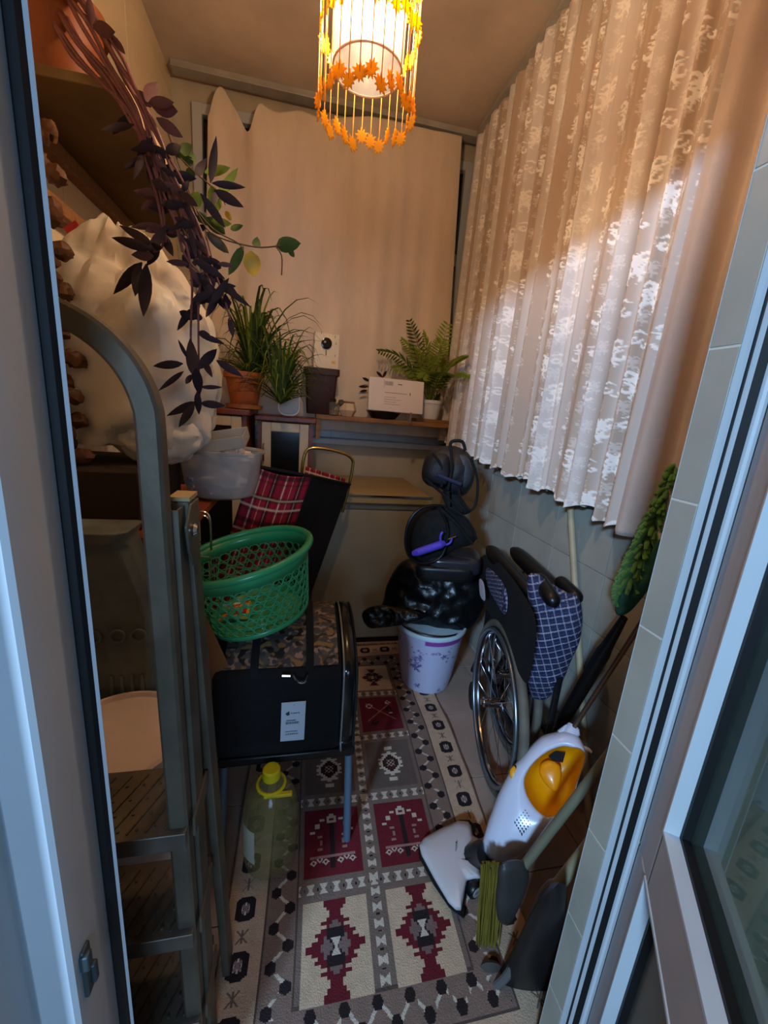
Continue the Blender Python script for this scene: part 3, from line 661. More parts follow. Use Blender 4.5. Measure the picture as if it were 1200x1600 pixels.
for tx, ty, rise in ((592, 548, .10), (640, 500, .05), (662, 520, .06), (700, 505, .04), (725, 555, .08), (690, 530, .06), (615, 575, .09), (700, 585, .09), (650, 545, .07), (735, 590, .10), (660, 590, .10), (685, 560, .06), (628, 530, .07)):
    frond((pc[0]+random.uniform(-.01, .01), pc[1], 1.37), P(tx, ty, 2.50+random.uniform(-.09, .05) if tx < 695 else 2.24), rise, 15, .085).build('frond', random.choice([M_lgrn2, M_lgrn2, M_lgrn]), parent=pm, smooth=60)
grass(pm, (.84, 2.53, 1.38), 14, .02, .06, .02, .10, .008, [M_lgrn])
# things on the plank between the plants
cj = thing('glass_jar', 'clear rounded glass panel with a red print beside the bushy plant', 'jar', (-.07, 2.32, 1.2405))
q = P(452, 600, 2.40); z0 = 1.2405
mb = MB(); 
def rrect(cx, cz, hx, hz, r, y, n=5):
    pts = []
    for sx_, sz_, a0 in ((1, 1, 0), (-1, 1, PI/2), (-1, -1, PI), (1, -1, 3*PI/2)):
        for k in range(n+1): a = a0+PI/2*k/n; pts.append(Vector((cx+sx_*(hx-r)+r*math.cos(a), y, cz+sz_*(hz-r)+r*math.sin(a))))
    return pts
jx = q.x; ro = rrect(jx, 1.385, .062, .145, .045, 2.395); ri = rrect(jx, 1.385, .050, .133, .036, 2.395)
vs = ro+ri+[p+Vector((0, .05, 0)) for p in ro]+[p+Vector((0, .05, 0)) for p in ri]; n = len(ro); fs = []
for k in range(n):
    j = (k+1) % n; fs += [(k, j, n+j, n+k), (2*n+k, 3*n+k, 3*n+j, 2*n+j), (k, 2*n+k, 2*n+j, j), (n+k, n+j, 3*n+j, 3*n+k)]
mb.add(vs, fs).build('frame', mat('milky_rim', S(222, 205, 178), .3), parent=cj, bevel=.003)
MB().poly(ri, (0, .046, 0)).build('glass', mat('jar_glass', S(206, 184, 150), .3, alpha=.6), parent=cj)
MB().lathe([(0, 0), (.022, 0), (.022, .001), (0, .001)], (jx-.012, 2.3935, 1.345), 20, M=rot('X', 90)).build('print', mat('red_print', S(190, 110, 90), .5), parent=cj)
bp = thing('brown_pot', 'tall dark brown square planter with a folded rim, white box on top', 'planter', (.118, 2.50, 1.2625))
def sqpot(c, w0, w1, h, rimw, rimh, d=.9):
    def ring(w_, z): return rrect2(c, w_, w_*d, z)
    return [ring(w0*.97, 0), ring(w0, .004), ring(w1, h-rimh), ring(w1+rimw, h-rimh), ring(w1+rimw, h), ring(w1-.004, h), ring(w1-.01, h-.02), ring(w1-.012, h-.03)]
def rrect2(c, hx, hy, z, r=.014, n=4):
    pts = []
    for sx_, sy_, a0 in ((1, 1, 0), (-1, 1, PI/2), (-1, -1, PI), (1, -1, 3*PI/2)):
        for k in range(n+1): a = a0+PI/2*k/n; pts.append(Vector((c[0]+sx_*(hx-r)+r*math.cos(a), c[1]+sy_*(hy-r)+r*math.sin(a), c[2]+z)))
    return pts
bpc = (.112, 2.515, 1.2625)
MB().loft(sqpot(bpc, .078, .090, .255, .012, .035, .75)).build('pot', mat('dark_brown_plastic', S(58, 24, 12), .55, noise_amt=.3, nscale=10), parent=bp)
# white box with round dial
wb = thing('white_box', 'small white box with a black round camera-like dial standing on the brown planter', 'box', (.135, 2.505, 1.519))
Mw = rot('Z', 6)
MB().box((.135, 2.505, 1.615), (.145, .045, .19), Mw).build('case', mat('white_card', S(226, 214, 190), .6, noise_amt=.08), parent=wb, bevel=.004)
cq = Vector((.135, 2.505, 1.655))+Mw @ Vector((-.004, -.0225, 0))
MB().lathe([(0, 0), (.027, 0), (.030, .002), (.030, .010), (.022, .012), (0, .009)], cq, 28, M=Mw @ rot('X', 90)).build('dial', mat('gloss_black', S(12, 12, 14), .12), parent=wb)
MB().lathe([(0, 0), (.006, 0), (.006, .002), (0, .002)], cq+Mw @ Vector((-.010, -.011, .006)), 12, M=Mw @ rot('X', 90)).build('glint', mat('pale_glint', S(170, 170, 175), .2), parent=wb)  # highlight on the glossy dial, modelled as a small pale disc
MB().box(cq+Mw @ Vector((.0, -.0005, -.050)), (.007, .001, .028), Mw).build('mark', mat('grey_ink', S(130, 110, 84), .7), parent=wb)
MB().box(cq+Mw @ Vector((.045, -.0006, -.098)), (.022, .001, .014), Mw).build('yellow_sticker', mat('yellow_paper', S(226, 182, 50), .6), parent=wb)
mb = MB()
for q in ((-.030, .052), (.048, .040), (.055, .005), (.052, -.06), (-.066, .05), (-.066, .0), (-.066, -.05)): mb.box(cq+Mw @ Vector((q[0], -.0006, q[1])), (.003, .001, .012), Mw)
mb.build('speckles', mat('brown_ink', S(110, 80, 50), .7), parent=wb, kind='stuff')
# little potted plants
sp2 = thing('small_succulent', 'tiny purple-leaved plant in a clear glass beside the brown planter', 'plant', (.19, 2.47, 1.2625))
MB().shell([(.030, .001), (.034, .004), (.038, .075), (.036, .075), (.032, .006)], (.19, 2.475, 1.2625), 24).build('glass', mat('clear_glass', S(230, 225, 215), .05, trans=.9), parent=sp2)
MB().lathe([(0, .005), (.030, .005), (.031, .03), (0, .032)], (.19, 2.475, 1.2625), 20).build('roots', mat('pale_roots', S(180, 150, 110), .9), parent=sp2)
grass(sp2, (.19, 2.475, 1.30), 18, .03, .075, .03, .10, .008, [M_lpur, M_lolive])
gp = thing('geometric_pot', 'small cream faceted pot with a twig lying across it, centre of the plank shelf', 'planter', (.275, 2.505, 1.2625))
MB().lathe([(0, 0), (.035, 0), (.058, .035), (.044, .075), (.038, .075), (.036, .06), (0, .058)], (.275, 2.51, 1.2625), 7).build('pot', mat('cream_ceramic', S(214, 190, 158), .4), parent=gp, smooth=0)
MB().tube([(.22, 2.50, 1.348), (.27, 2.50, 1.343), (.315, 2.50, 1.342)], .006, 7).build('twig', M_wood, parent=gp)
MB().blob((.235, 2.49, 1.335), (.020, .016, .020), 14, 10, amp=.2).build('bud', M_lolive, parent=gp)
MB().tube(smoothpath([P(600, 640, 2.46), P(585, 615, 2.5), P(570, 608, 2.5)]), .003, 6).build('stalk', M_stemb, parent=gp) if False else None
tr = thing('black_tray_pot', 'low black bowl under the white parcel box on the plank shelf', 'bowl', (.50, 2.52, 1.2625))
MB().shell([(.055, .001), (.075, .006), (.108, .045), (.104, .045), (.07, .010), (0, .006)], (.50, 2.52, 1.2625), 32).build('bowl', M_black, parent=tr, solid=.003)
MB().lathe([(0, .03), (.09, .032)], (.50, 2.52, 1.2625), 24).build('soil', M_soil, parent=tr)
for a, b in (((578, 596), (566, 590)), ((576, 604), (560, 604)), ((598, 590), (588, 580)), ((598, 590), (604, 579)), ((574, 610), (562, 612))): leafmesh(MB(), P(a[0], a[1], 2.56), P(b[0], b[1], 2.55), .009, .1).build('leaf', M_lpur, parent=tr, smooth=80)
bx_ = thing('parcel_box', 'white shallow parcel box with a barcode label tilted against the palm', 'box', (.50, 2.46, 1.31))
A, B_, D_ = P(577, 588, 2.44), P(663, 597, 2.42), P(575, 640, 2.415)
ex = (B_-A); ez = (D_-A); nrm = ex.cross(ez).normalized(); nrm = nrm if nrm.y > 0 else -nrm
MB().poly([A, B_, B_+ez, D_], nrm*.032).build('carton', mat('white_carton', S(222, 214, 214), .6, noise_amt=.06, nscale=6), parent=bx_, bevel=.003)
def onbox(a, b, c, d, mb): mb.poly([A+ex*a+ez*b, A+ex*c+ez*b, A+ex*c+ez*d, A+ex*a+ez*d], -nrm*.0006)
M_ink = mat('grey_print', S(120, 112, 118), .7)
mb = MB(); t = .29
for k in range(13): w_ = random.choice([.004, .007, .010]); onbox(t, .09, t+w_, .21, mb); t += w_+random.choice([.004, .006])
onbox(.27, .05, .275, .30, mb); onbox(.52, .14, .60, .17, mb); onbox(.285, .42, .70, .435, mb); onbox(.74, .38, .76, .46, mb)
for k in range(4): onbox(.28, .56+.07*k, .5+.08*(k % 2), .57+.07*k, mb)
mb.build('printed_label', M_ink, parent=bx_, smooth=0)
q = P(642, 645, 2.40); mb = MB().box(q+Vector((0, 0, -.028)), (.012, .001, .06), rot('Y', 4)).box(q+Vector((-.014, 0, -.035)), (.004, .001, .06), rot('Y', -8))
mb.build('hanging_tag', M_ink, parent=bx_)

# ------------------------------------------------------------------ left: wooden rack, sack, basin
rk = thing('storage_rack', 'dark wooden rack along the left wall with an orange-brown top board', 'rack', (-.52, 1.4, 0))
M_orng = mat('orange_brown_board', S(168, 82, 34), .45, noise_amt=.3, nscale=6)
MB().bx(XL+.012, -.298, 1.07, 1.78, .925, .95).build('top_board', M_orng, parent=rk, bevel=.003)
MB().bx(XL+.012, -.40, 1.07, 1.52, .46, .48).build('lower_board', M_darkwood, parent=rk, bevel=.003)
for x in (XL+.03, -.415):
    for y in (1.09, 1.50): MB().bx(x-.015, x+.015, y-.015, y+.015, 0, .925).build('leg', M_darkwood, parent=rk)
for k in range(3): MB().bx(-.425, -.412, 1.10, 1.49, .58+.1*k, .61+.1*k).build('slat', M_darkwood, parent=rk)
db = MB().bx(XL+.02, -.40, 1.12, 1.50, .951, 1.105).build('carton', mat('dark_carton', S(52, 38, 26), .8, noise_amt=.2), label='dark carton under the big white sack on the left rack', cat='box', bevel=.004)
sk = thing('white_sack', 'big knotted white plastic sack of stored things on the left rack', 'bag', (-.47, 1.36, 1.106))
def sackfn(q):
    z = q.z; k = 1.0
    if z > .12: k = max(.30, 1-(z-.12)*2.3)
    return Vector((q.x*k+.06*max(0, z)*-1.2, q.y*k, z if z > -.24 else -.24-(.24+z)*.15))
mb = MB().blob((-.465, 1.36, 1.395), (.215, .16, .33), 90, 70, e=.72, amp=.16, sc=2.6, seed=3, fn=sackfn)
mb.build('sack', mat('white_plastic_film', S(224, 214, 198), .35, noise_amt=.08, nscale=6, bump=.6, bscale=9, transl=.15), parent=sk)
MB().blob((-.40, 1.28, 1.19), (.12, .06, .085), 50, 34, amp=.12, sc=3, seed=8).build('bulge', mat('white_plastic_film2', S(220, 210, 195), .35, bump=.5, bscale=12), parent=sk)
A = P(108, 350, 1.32); B_ = P(184, 452, 1.32); ax = B_-A; sd = ax.cross(Vector((0, 1, 0))).normalized()*.018
MB().poly([A-sd, A+sd, B_+sd, B_-sd], (0, .006, 0)).poly([P(190, 466, 1.25), P(203, 463, 1.25), P(210, 478, 1.25), P(196, 484, 1.25)], (0, .006, 0)).build('red_stripe', mat('red_print_film', S(170, 20, 34), .4), parent=sk)
bs = thing('plastic_basin', 'translucent round plastic basin holding white bags on the orange-brown board', 'basin', (-.285, 1.55, .951))
Bc = (-.275, 1.56, .952)
MB().shell([(0, .001), (.085, .001), (.112, .012), (.128, .06), (.140, .165), (.152, .168), (.154, .176), (.146, .178), (.137, .170), (.124, .06), (.108, .016), (.085, .006), (0, .005)], Bc, 44, sx=1.0, sy=.85).build('bowl', mat('milky_plastic', S(214, 210, 206), .3, alpha=.38), parent=bs)
MB().blob((Bc[0]-.02, Bc[1]-.015, Bc[2]+.066), (.100, .084, .056), 40, 26, amp=.25, sc=3, seed=4).build('white_bag', mat('white_film', S(226, 216, 212), .6, bump=.4, bscale=14), parent=bs)
MB().blob((Bc[0]+.05, Bc[1]+.0, Bc[2]+.150), (.060, .06, .030), 40, 26, amp=.3, sc=3, seed=6).build('white_cloth', mat('white_cloth', S(236, 224, 210), .8, bump=.4, bscale=20), parent=bs)
lid_c = Vector((Bc[0]-.03, Bc[1]-.03, Bc[2]+.205)); Ml = rot('Y', -12) @ rot('X', 8)
mb = MB(); 
for sx_, sy_, dx, dy in ((0, -.085, .24, .004), (0, .085, .24, .004), (-.12, 0, .004, .17), (.12, 0, .004, .17)): mb.box(lid_c+Ml @ Vector((sx_, sy_, -.002)), (dx, dy, .040), Ml)
mb.box(lid_c+Ml @ Vector((0, 0, -.020)), (.24, .17, .004), Ml)
mb.build('tub', mat('milky_plastic2', S(190, 184, 172), .3, alpha=.6), parent=bs, bevel=.002)
# dried string of peppers by the door frame
gs = thing('dried_pepper_string', 'string of brown dried peppers hanging against the left wall by the door frame', 'dried peppers', (-.60, 1.19, 1.12))
gx, gy = -.588, 1.21
MB().tube([(gx, gy, 1.950), (gx+.004, gy, 1.5), (gx+.006, gy, 1.13)], .003, 6).build('string', M_wood, parent=gs)
for k in range(26):
    z = 1.13+.03*k; a = k*2.4
    MB().blob((gx+.012+.024*math.cos(a), gy-.018+.02*math.sin(a), z), (.026, .018, .020), 16, 10, amp=.35, sc=2.2, seed=k, M=rot('Z', k*50) @ rot('Y', 30*math.sin(k))).build('pepper', [mat('dried_brown', S(104, 64, 34), .55, noise_amt=.3), bpy.data.materials.get('dried_brown')][0] if k == 0 else bpy.data.materials['dried_brown'], parent=gs)
# small metal-framed folding stool hoop + jar on the rack's lower board
hb = thing('wire_basket', 'small wire carrier on the rack beneath the basin', 'basket', (-.25, 1.25, .62))
for yy_, dy_ in ((1.25, 0), (1.35, 6)): MB().tube(smoothpath([P(305, 850, yy_), P(306, 806+dy_, yy_), P(318, 800+dy_, yy_), P(328, 812+dy_, yy_), P(330, 860, yy_)]), .0035, 7).build('handle', M_chrome, parent=hb)
q = P(318, 858, 1.30); mb = MB()
for k in range(5): mb.tube([(q.x-.05, 1.23+.035*k, q.z), (q.x-.05, 1.23+.035*k, q.z-.12), (q.x+.03, 1.23+.035*k, q.z-.12), (q.x+.03, 1.23+.035*k, q.z)], .002, 5)
for z in (0, -.06, -.12): mb.tube([(q.x-.05, 1.23, q.z+z), (q.x+.03, 1.23, q.z+z), (q.x+.03, 1.37, q.z+z), (q.x-.05, 1.37, q.z+z)], .0025, 5, closed=True)
mb.build('wires', M_chrome, parent=hb)
# grey moulded case and white tub behind the ladder
gb = thing('grey_moulded_case', 'dusty dark grey moulded case standing behind the stepladder', 'case', (-.47, .99, .0))
M_gm = mat('dusty_grey_plastic', S(112, 118, 112), .5, noise_amt=.4, nscale=12, bump=.15, bscale=25)
def casering(z, x0, x1, y0, y1): return [Vector(q) for q in ((x0, y0, z), (x1-.02, y0, z), (x1, y0+.02, z), (x1, y1-.01, z), (x1-.01, y1, z), (x0, y1, z))]
y0 = .955
MB().loft([casering(.505, -.665, -.338, y0, y0+.10), casering(.53, -.67, -.332, y0-.004, y0+.10), casering(.74, -.67, -.322, y0-.004, y0+.10), casering(.78, -.67, -.325, y0+.006, y0+.10), casering(.955, -.67, -.375, y0+.006, y0+.10), casering(.975, -.67, -.378, y0-.018, y0+.10), casering(1.000, -.67, -.368, y0-.018, y0+.10)]).build('shell', M_gm, parent=gb, bevel=.004)
for x_ in (-.455, -.405, -.36): MB().shell([(.016, 0), (.018, .004), (.018, .008), (.013, .008), (.012, .002), (0, .002)], (x_, y0-.002, .745), 18, M=rot('X', 90)).build('boss', M_gm, parent=gb)
for k in range(4): MB().bx(-.43+.022*k, -.422+.022*k, y0-.010, y0-.003, .56, .64).build('rib', M_gm, parent=gb, bevel=.002)
MB().bx(-.60, -.54, .985, 1.03, 0, .506).bx(-.41, -.37, .985, 1.03, 0, .506).build('foot', M_darkwood, parent=gb)
td = thing('white_round_tub', 'tall round off-white tub with a flat lid, standing behind the ladder steps', 'tub', (-.355, .80, 0))
M_offw = mat('offwhite_plastic', S(240, 220, 206), .45, noise_amt=.06)
tc_ = (-.362, .805, 0)
MB().lathe([(0, 0), (.11, 0), (.115, .01), (.128, .56), (.128, .57), (0, .57)], tc_, 44).build('body', M_offw, parent=td)
MB().lathe([(.132, .565), (.139, .568), (.139, .598), (.134, .602), (.130, .600), (.127, .590), (.10, .588), (0, .588)], tc_, 48).build('lid', M_offw, parent=td)

# ------------------------------------------------------------------ stepladder
ld = thing('stepladder', 'aluminium folding stepladder with a hoop handle just inside the door', 'ladder', (-.33, .60, 0))
ya = .545
RX_ = -.158
def rx(z): return -.158-.022*(z/1.3)
pts = []
hz = 1.395; rr_ = .125
top = [Vector((rx(z_)-.002, ya+.012, z_)) for z_ in (.0, .2, .4, .6, .8, 1.0, 1.15)]
arc = [Vector((rx(1.25)-.002-rr_+rr_*math.cos(a), ya+.014, 1.262+rr_*math.sin(a))) for a in [PI/2*k/8 for k in range(9)]]
lft = [Vector((-.44, ya+.016, 1.385)), Vector((-.50, ya+.016, 1.355)), Vector((-.535, ya+.014, 1.28)), Vector((-.54, ya+.01, .9)), Vector((-.54, ya+.01, .0))]
path = smoothpath(top+arc+lft, 3)
rings_ = []
for i, q in enumerate(path):
    t_ = (path[min(i+1, len(path)-1)]-path[max(i-1, 0)]).normalized(); nn_ = Vector((t_.z, 0, -t_.x)).normalized(); hw, hd, bv = .0145, .0150, .004
    rings_.append([q+nn_*a+Vector((0, b, 0)) for a, b in ((hw-bv, -hd), (hw, -hd+bv), (hw, hd-bv), (hw-bv, hd), (-hw+bv, hd), (-hw, hd-bv), (-hw, -hd+bv), (-hw+bv, -hd))])
MB().loft(rings_).build('hoop_handle', M_alu, parent=ld, smooth=30)
def rail_(x0f, w_):
    mb = MB()
    for (z0, z1) in ((.0, .35), (.35, .7), (.7, 1.15)):
        for (a, b, c, d) in ((0, .003, ya+.029, ya+.075), (-w_, 0, ya+.029, ya+.032), (-w_, 0, ya+.072, ya+.075)):
            q0, q1 = x0f(z0), x0f(z1)
            mb.loft([[Vector((q0+a, c, z0)), Vector((q0+b, c, z0)), Vector((q0+b, d, z0)), Vector((q0+a, d, z0))], [Vector((q1+a, c, z1)), Vector((q1+b, c, z1)), Vector((q1+b, d, z1)), Vector((q1+a, d, z1))]])
    return mb
rail_(lambda z: rx(z)+.016, .032).build('rail', M_alu, parent=ld)
rail_(lambda z: -.53-.012*z, .03).build('rail', M_alu, parent=ld)
# rear legs
MB().poly([(rx(1)+.006, ya+.062, 1.155), (rx(1)+.006, ya+.104, 1.155), (rx(0)+.016, ya+.20, .0), (rx(0)+.016, ya+.15, .0)], (.016, 0, 0)).build('rear_leg', M_alu, parent=ld, bevel=.002)
MB().poly([(-.56, ya+.062, 1.155), (-.56, ya+.108, 1.155), (-.575, ya+.20, .0), (-.575, ya+.15, .0)], (-.016, 0, 0)).build('rear_leg', M_alu, parent=ld, bevel=.002)
MB().poly([(rx(1)+.022, ya+.034, 1.125), (rx(1)+.022, ya+.060, 1.152), (rx(1)+.022, ya+.104, 1.152), (rx(1)+.022, ya+.104, 1.05), (rx(1)+.022, ya+.085, 1.035), (rx(1)+.022, ya+.045, 1.085)], (.004, 0, 0)).build('hinge_plate', M_alu, parent=ld, bevel=.001)
MB().lathe([(.009, 0), (.010, .004), (.006, .008), (0, .009)], (rx(1)+.026, ya+.058, 1.115), 14, M=rot('Y', 90)).build('bolt', M_chrome, parent=ld)
MB().poly([(rx(1)-.004, ya+.060, 1.156), (rx(1)+.024, ya+.060, 1.156), (rx(1)+.024, ya+.106, 1.156), (rx(1)-.004, ya+.106, 1.156)], (0, 0, .006)).build('cap', mat('yellowed_plastic', S(176, 150, 100), .5), parent=ld)
M_step = mat('step_tread', S(120, 112, 100), .45, metal=.6, noise_amt=.35, nscale=14)
for z_, nm in ((.645, 0), (.428, 1), (.205, 2)):
    xr = rx(z_)+.012; st_ = MB().bx(-.525, xr, ya-.012, ya+.115, z_-.004, z_)
    st_.bx(-.525, xr, ya-.014, ya-.010, z_-.032, z_).bx(-.525, xr, ya+.112, ya+.116, z_-.025, z_)
    so = st_.build('step', M_step, parent=ld, bevel=.0015)
    rb = MB(); k = 0
    for i in range(15):
        for j in range(8):
            x_ = -.50+.026*i+.006*j; y_ = ya+.002+.0135*j
            if x_ < xr-.012: rb.box((x_, y_, z_+.001), (.003, .014, .003), rot('Z', -24)); 
            if x_ < xr-.02 and j % 2 == 0: rb.lathe([(.0026, 0), (.0022, .0022), (0, .0026)], (x_+.009, y_, z_), 6)
    rb.build('tread_pattern', M_alu, parent=so, kind='stuff')
    MB().box((xr+.008, ya+.05, z_-.012), (.004, .09, .035)).build('step_bracket', M_alu, parent=ld)
for x_ in (rx(0), -.54): MB().box((x_, ya+.027, .012), (.04, .062, .024)).build('rubber_foot', M_black, parent=ld, bevel=.004)

# brown leaning board
MB().poly([P(318, 955, 1.02), P(357, 1038, 1.02), P(356, 1200, 1.02), P(345, 1290, 1.02), P(318, 1290, 1.02), P(300, 1000, 1.02)], (-.006, .016, 0)).build('leaning_board', mat('plywood', S(140, 88, 42), .6, noise_amt=.2, nscale=7), label='brown wooden board leaning behind the ladder rail beside the pet carrier', cat='board', bevel=.002)

# ------------------------------------------------------------------ outline-based soft shapes: the outline is placed on a real plane, then inflated
def resample(pts, n):
    pts = [Vector(p) for p in pts]; pts.append(pts[0]); L_ = [0]
    for i in range(1, len(pts)): L_.append(L_[-1]+(pts[i]-pts[i-1]).length)
    out = []; j = 0
    for k in range(n):
        t = L_[-1]*k/n
        while L_[j+1] < t: j += 1
        out.append(pts[j].lerp(pts[j+1], (t-L_[j])/max(L_[j+1]-L_[j], 1e-9)))
    return out
def closedspline(pts, n=8):
    pts = [Vector(q) for q in pts]; m = len(pts); out = []
    for i in range(m):
        p0, p1, p2, p3 = pts[i-1], pts[i], pts[(i+1) % m], pts[(i+2) % m]
        for k in range(n):
            t = k/n; out.append(.5*((2*p1)+(p2-p0)*t+(2*p0-5*p1+4*p2-p3)*t*t+(3*p1-p0-3*p2+p3)*t**3))
    return out
def puff(name, px, o, nrm, front, back, m, parent, nang=110, nr=26, amp=0, sc=14, seed=1, pat=None, smooth=70, pw=.5, ridge=False, **k):
    o = Vector(o); nrm = Vector(nrm).normalized()
    if nrm.dot(o-CAMP) < 0: nrm = -nrm
    ol = resample(closedspline([PP(a, b, o, nrm) for a, b in px]), nang)
    c = sum(ol, Vector())/nang
    ux = Vector((0, 0, 1)).cross(nrm).normalized()*-1; uz = ux.cross(nrm).normalized(); uz = uz if uz.z > 0 else -uz
    rows = []; cols = []
    off = Vector((seed*2.3, seed*1.1, 0))
    def disp(q):
        if not amp: return 0
        v = noise.noise(q*sc+off)+.5*noise.noise(q*sc*2.2+off)
        if ridge: v = (1-abs(noise.noise(q*sc+off))*3.2)+.6*(1-abs(noise.noise(q*sc*2.4+off))*3.0)-.6
        return amp*v
    for side, th in ((1, back), (-1, front)):
        rng_ = range(0, nr+1) if side == 1 else range(nr-1, -1, -1)
        for i in rng_:
            s_ = max(i/nr, .004); h = th*(1-s_**2.2)**pw if s_ < 1 else 0
            row = []
            for q in ol:
                p = c+(q-c)*s_; row.append(p+nrm*side*(h+disp(p)*(min(1, (1-s_)*4)+.15)))
                if pat: d_ = p-c; cols.append(pat(d_.dot(ux), d_.dot(uz)))
            rows.append(row)
    mb = MB(); mb.loft(rows)
    return mb.build(name, m, parent=parent, smooth=smooth, colors=np.array(cols) if pat else None, **k)

# ------------------------------------------------------------------ tartan shopping trolley
ct = thing('shopping_trolley', 'red tartan shopping trolley with a brass hoop handle leaning by the freezer', 'trolley', (-.05, 1.75, 0))
A, B_, C_ = P(394, 727, 1.62), P(487, 744, 1.62), P(547, 757, 1.92)
dn = Vector((-.30, -.05, -1)); bottomz = .10
def dnp(p, t): return p+dn*((p.z-bottomz)*t)
def tartan(u, v):   # metres across / down
    c = np.zeros(u.shape+(3,)); c[:] = cc(165, 16, 48)
    def stripe(w_, p, a, b, col, k):
        m = ((w_/p) % 1 > a) & ((w_/p) % 1 < b); c[m] = c[m]*(1-k)+np.array(col)*k
    for w_ in (u, v):
        stripe(w_, .098, .0, .22, cc(14, 10, 20), .72); stripe(w_, .098, .09, .115, cc(214, 196, 150), .65)
        stripe(w_, .098, .50, .545, cc(226, 212, 178), .8); stripe(w_, .098, .62, .66, cc(20, 14, 20), .6); stripe(w_, .098, .39, .43, cc(20, 14, 20), .6); stripe(w_, .098, .80, .82, cc(214, 196, 150), .6)
    return c
n1, n2 = 90, 150
a = np.linspace(0, 1, n1)[None, :].repeat(n2, 0); t = np.linspace(0, 1, n2)[:, None].repeat(n1, 1)
A_, BB = np.array(A), np.array(B_); Ab, Bb = np.array(dnp(A, 1)), np.array(dnp(B_, 1))
X_ = (A_*(1-a[..., None])+BB*a[..., None])*(1-t[..., None])+(Ab*(1-a[..., None])+Bb*a[..., None])*t[..., None]
bul = .020*np.sin(PI*a)*np.clip(t*6, 0, 1)-.014*np.exp(-((a-.42)/.12)**2-((t-.10)/.05)**2)
X_[..., 1] -= bul; X_[..., 2] -= .012*np.sin(PI*a)*(1-t)*1.5
M_tart = mat('tartan_cloth', S(150, 20, 40), .85, attr=True, bump=.2, bscale=300)
wid = (B_-A).length; npgrid('tartan_panel', X_, M_tart, parent=ct, colors=tartan(a*wid+.5*0+.012, t*1.0), solid=.002)
Dk = A+(C_-B_)
mb = MB(); e = .004
for p0, p1 in ((B_, C_), (C_, Dk), (Dk, A)): mb.loft([[p0, p1, p1+Vector((0, e, 0)), p0+Vector((0, e, 0))], [dnp(p0, 1), dnp(p1, 1), dnp(p1, 1)+Vector((0, e, 0)), dnp(p0, 1)+Vector((0, e, 0))]])
mb.poly([dnp(A, 1), dnp(B_, 1), dnp(C_, 1), dnp(Dk, 1)], (0, 0, .004)); mb.build('side_panel', mat('black_canvas', S(13, 12, 14), .9, bump=.2, bscale=200), parent=ct)
MB().tube([A, B_, C_, Dk], .006, 8, closed=True).build('binding', M_blackfab, parent=ct)
a1, b1 = P(478, 729, 1.93), P(540, 748, 1.96)
a = np.linspace(0, 1, 50)[None, :].repeat(24, 0); t = np.linspace(0, 1, 24)[:, None].repeat(50, 1)
X_ = np.array(a1)*(1-a[..., None])+np.array(b1)*a[..., None]+np.array((-.01, 0, -.075))*t[..., None]
npgrid('back_flap', X_, M_tart, parent=ct, colors=tartan(a*.20+.03, t*.075+.03), solid=.002)
h = smoothpath([P(472, 790, 1.94), P(471, 745, 1.94), P(477, 708, 1.94), P(492, 700, 1.94), P(530, 706, 1.95), P(549, 716, 1.96), P(551, 730, 1.96), P(544, 765, 1.96), P(535, 800, 1.96)], 5)
MB().tube(h, .0075, 12).build('handle', M_brass, parent=ct)
for q in (dnp(C_, 1), dnp(Dk, 1)): MB().lathe([(0, -.012), (.075, -.012), (.08, 0), (.075, .012), (0, .012)], (q.x, q.y-.02, .081), 24, M=rot('Y', 90)).build('wheel', M_black, parent=ct)

# ------------------------------------------------------------------ green laundry basket
M_grn = mat('green_plastic', S(52, 156, 98), .32, coat=.2, noise_amt=.1)
kb = thing('laundry_basket', 'round green perforated laundry basket on top of the pet carrier', 'basket', (-.11, 1.17, .66))
Mk = rot('Y', -14) @ rot('X', 2); kc = Vector((-.100, 1.165, .680)); HB = .205
def kr(z): return .138+.040*(z/HB)
def kp(a, r, z): return kc+Mk @ Vector((r*math.cos(a)*1.04, r*math.sin(a), z))
mb = MB(); nc = 34; rows = 6; z0, z1 = .018, HB-.042; dz = (z1-z0)/rows
for j in range(rows):
    for i in range(nc):
        ac = (i+(.5 if j % 2 else 0))/nc*2*PI; zc = z0+dz*(j+.5); ho = []; hi = []
        for k in range(12):
            th = 2*PI*k/12; hx, hz_ = math.cos(th), math.sin(th)
            m_ = max(abs(hx), abs(hz_)); ox, oz = hx/m_, hz_/m_
            if j % 1 == 0: oa = ac+ox*PI/nc*1.0; zz_ = zc+oz*dz/2
            ho.append(kp(oa, kr(zz_), zz_)); za = zc+hz_*dz*.42; hi.append(kp(ac+hx*PI/nc*.84, kr(za), za))
        vs = ho+hi; mb.add(vs, [(k, (k+1) % 12, 12+(k+1) % 12, 12+k) for k in range(12)])
mb.shell([(kr(z1)-0, z1), (kr(HB), HB)], kc, 64, M=Mk @ Matrix.Diagonal((1.04, 1, 1)))
mb.shell([(kr(0)-.012, .0), (kr(0), .004), (kr(z0), z0)], kc, 64, M=Mk @ Matrix.Diagonal((1.04, 1, 1)))
mb.build('wall', M_grn, parent=kb, solid=.0028, smooth=60)
MB().tube([kp(2*PI*k/64, kr(HB)+.006, HB-.002) for k in range(64)], .0105, 10, closed=True).build('rim', M_grn, parent=kb, smooth=70)
mb = MB()
for rr in (.02, .045, .07, .095, .12): mb.tube([kp(2*PI*k/48, rr, .003) for k in range(48)], .0035, 5, closed=True)
for k in range(24): mb.tube([kp(2*PI*k/24, .02, .003), kp(2*PI*k/24, .132, .003)], .003, 5)
mb.build('base_grid', M_grn, parent=kb)
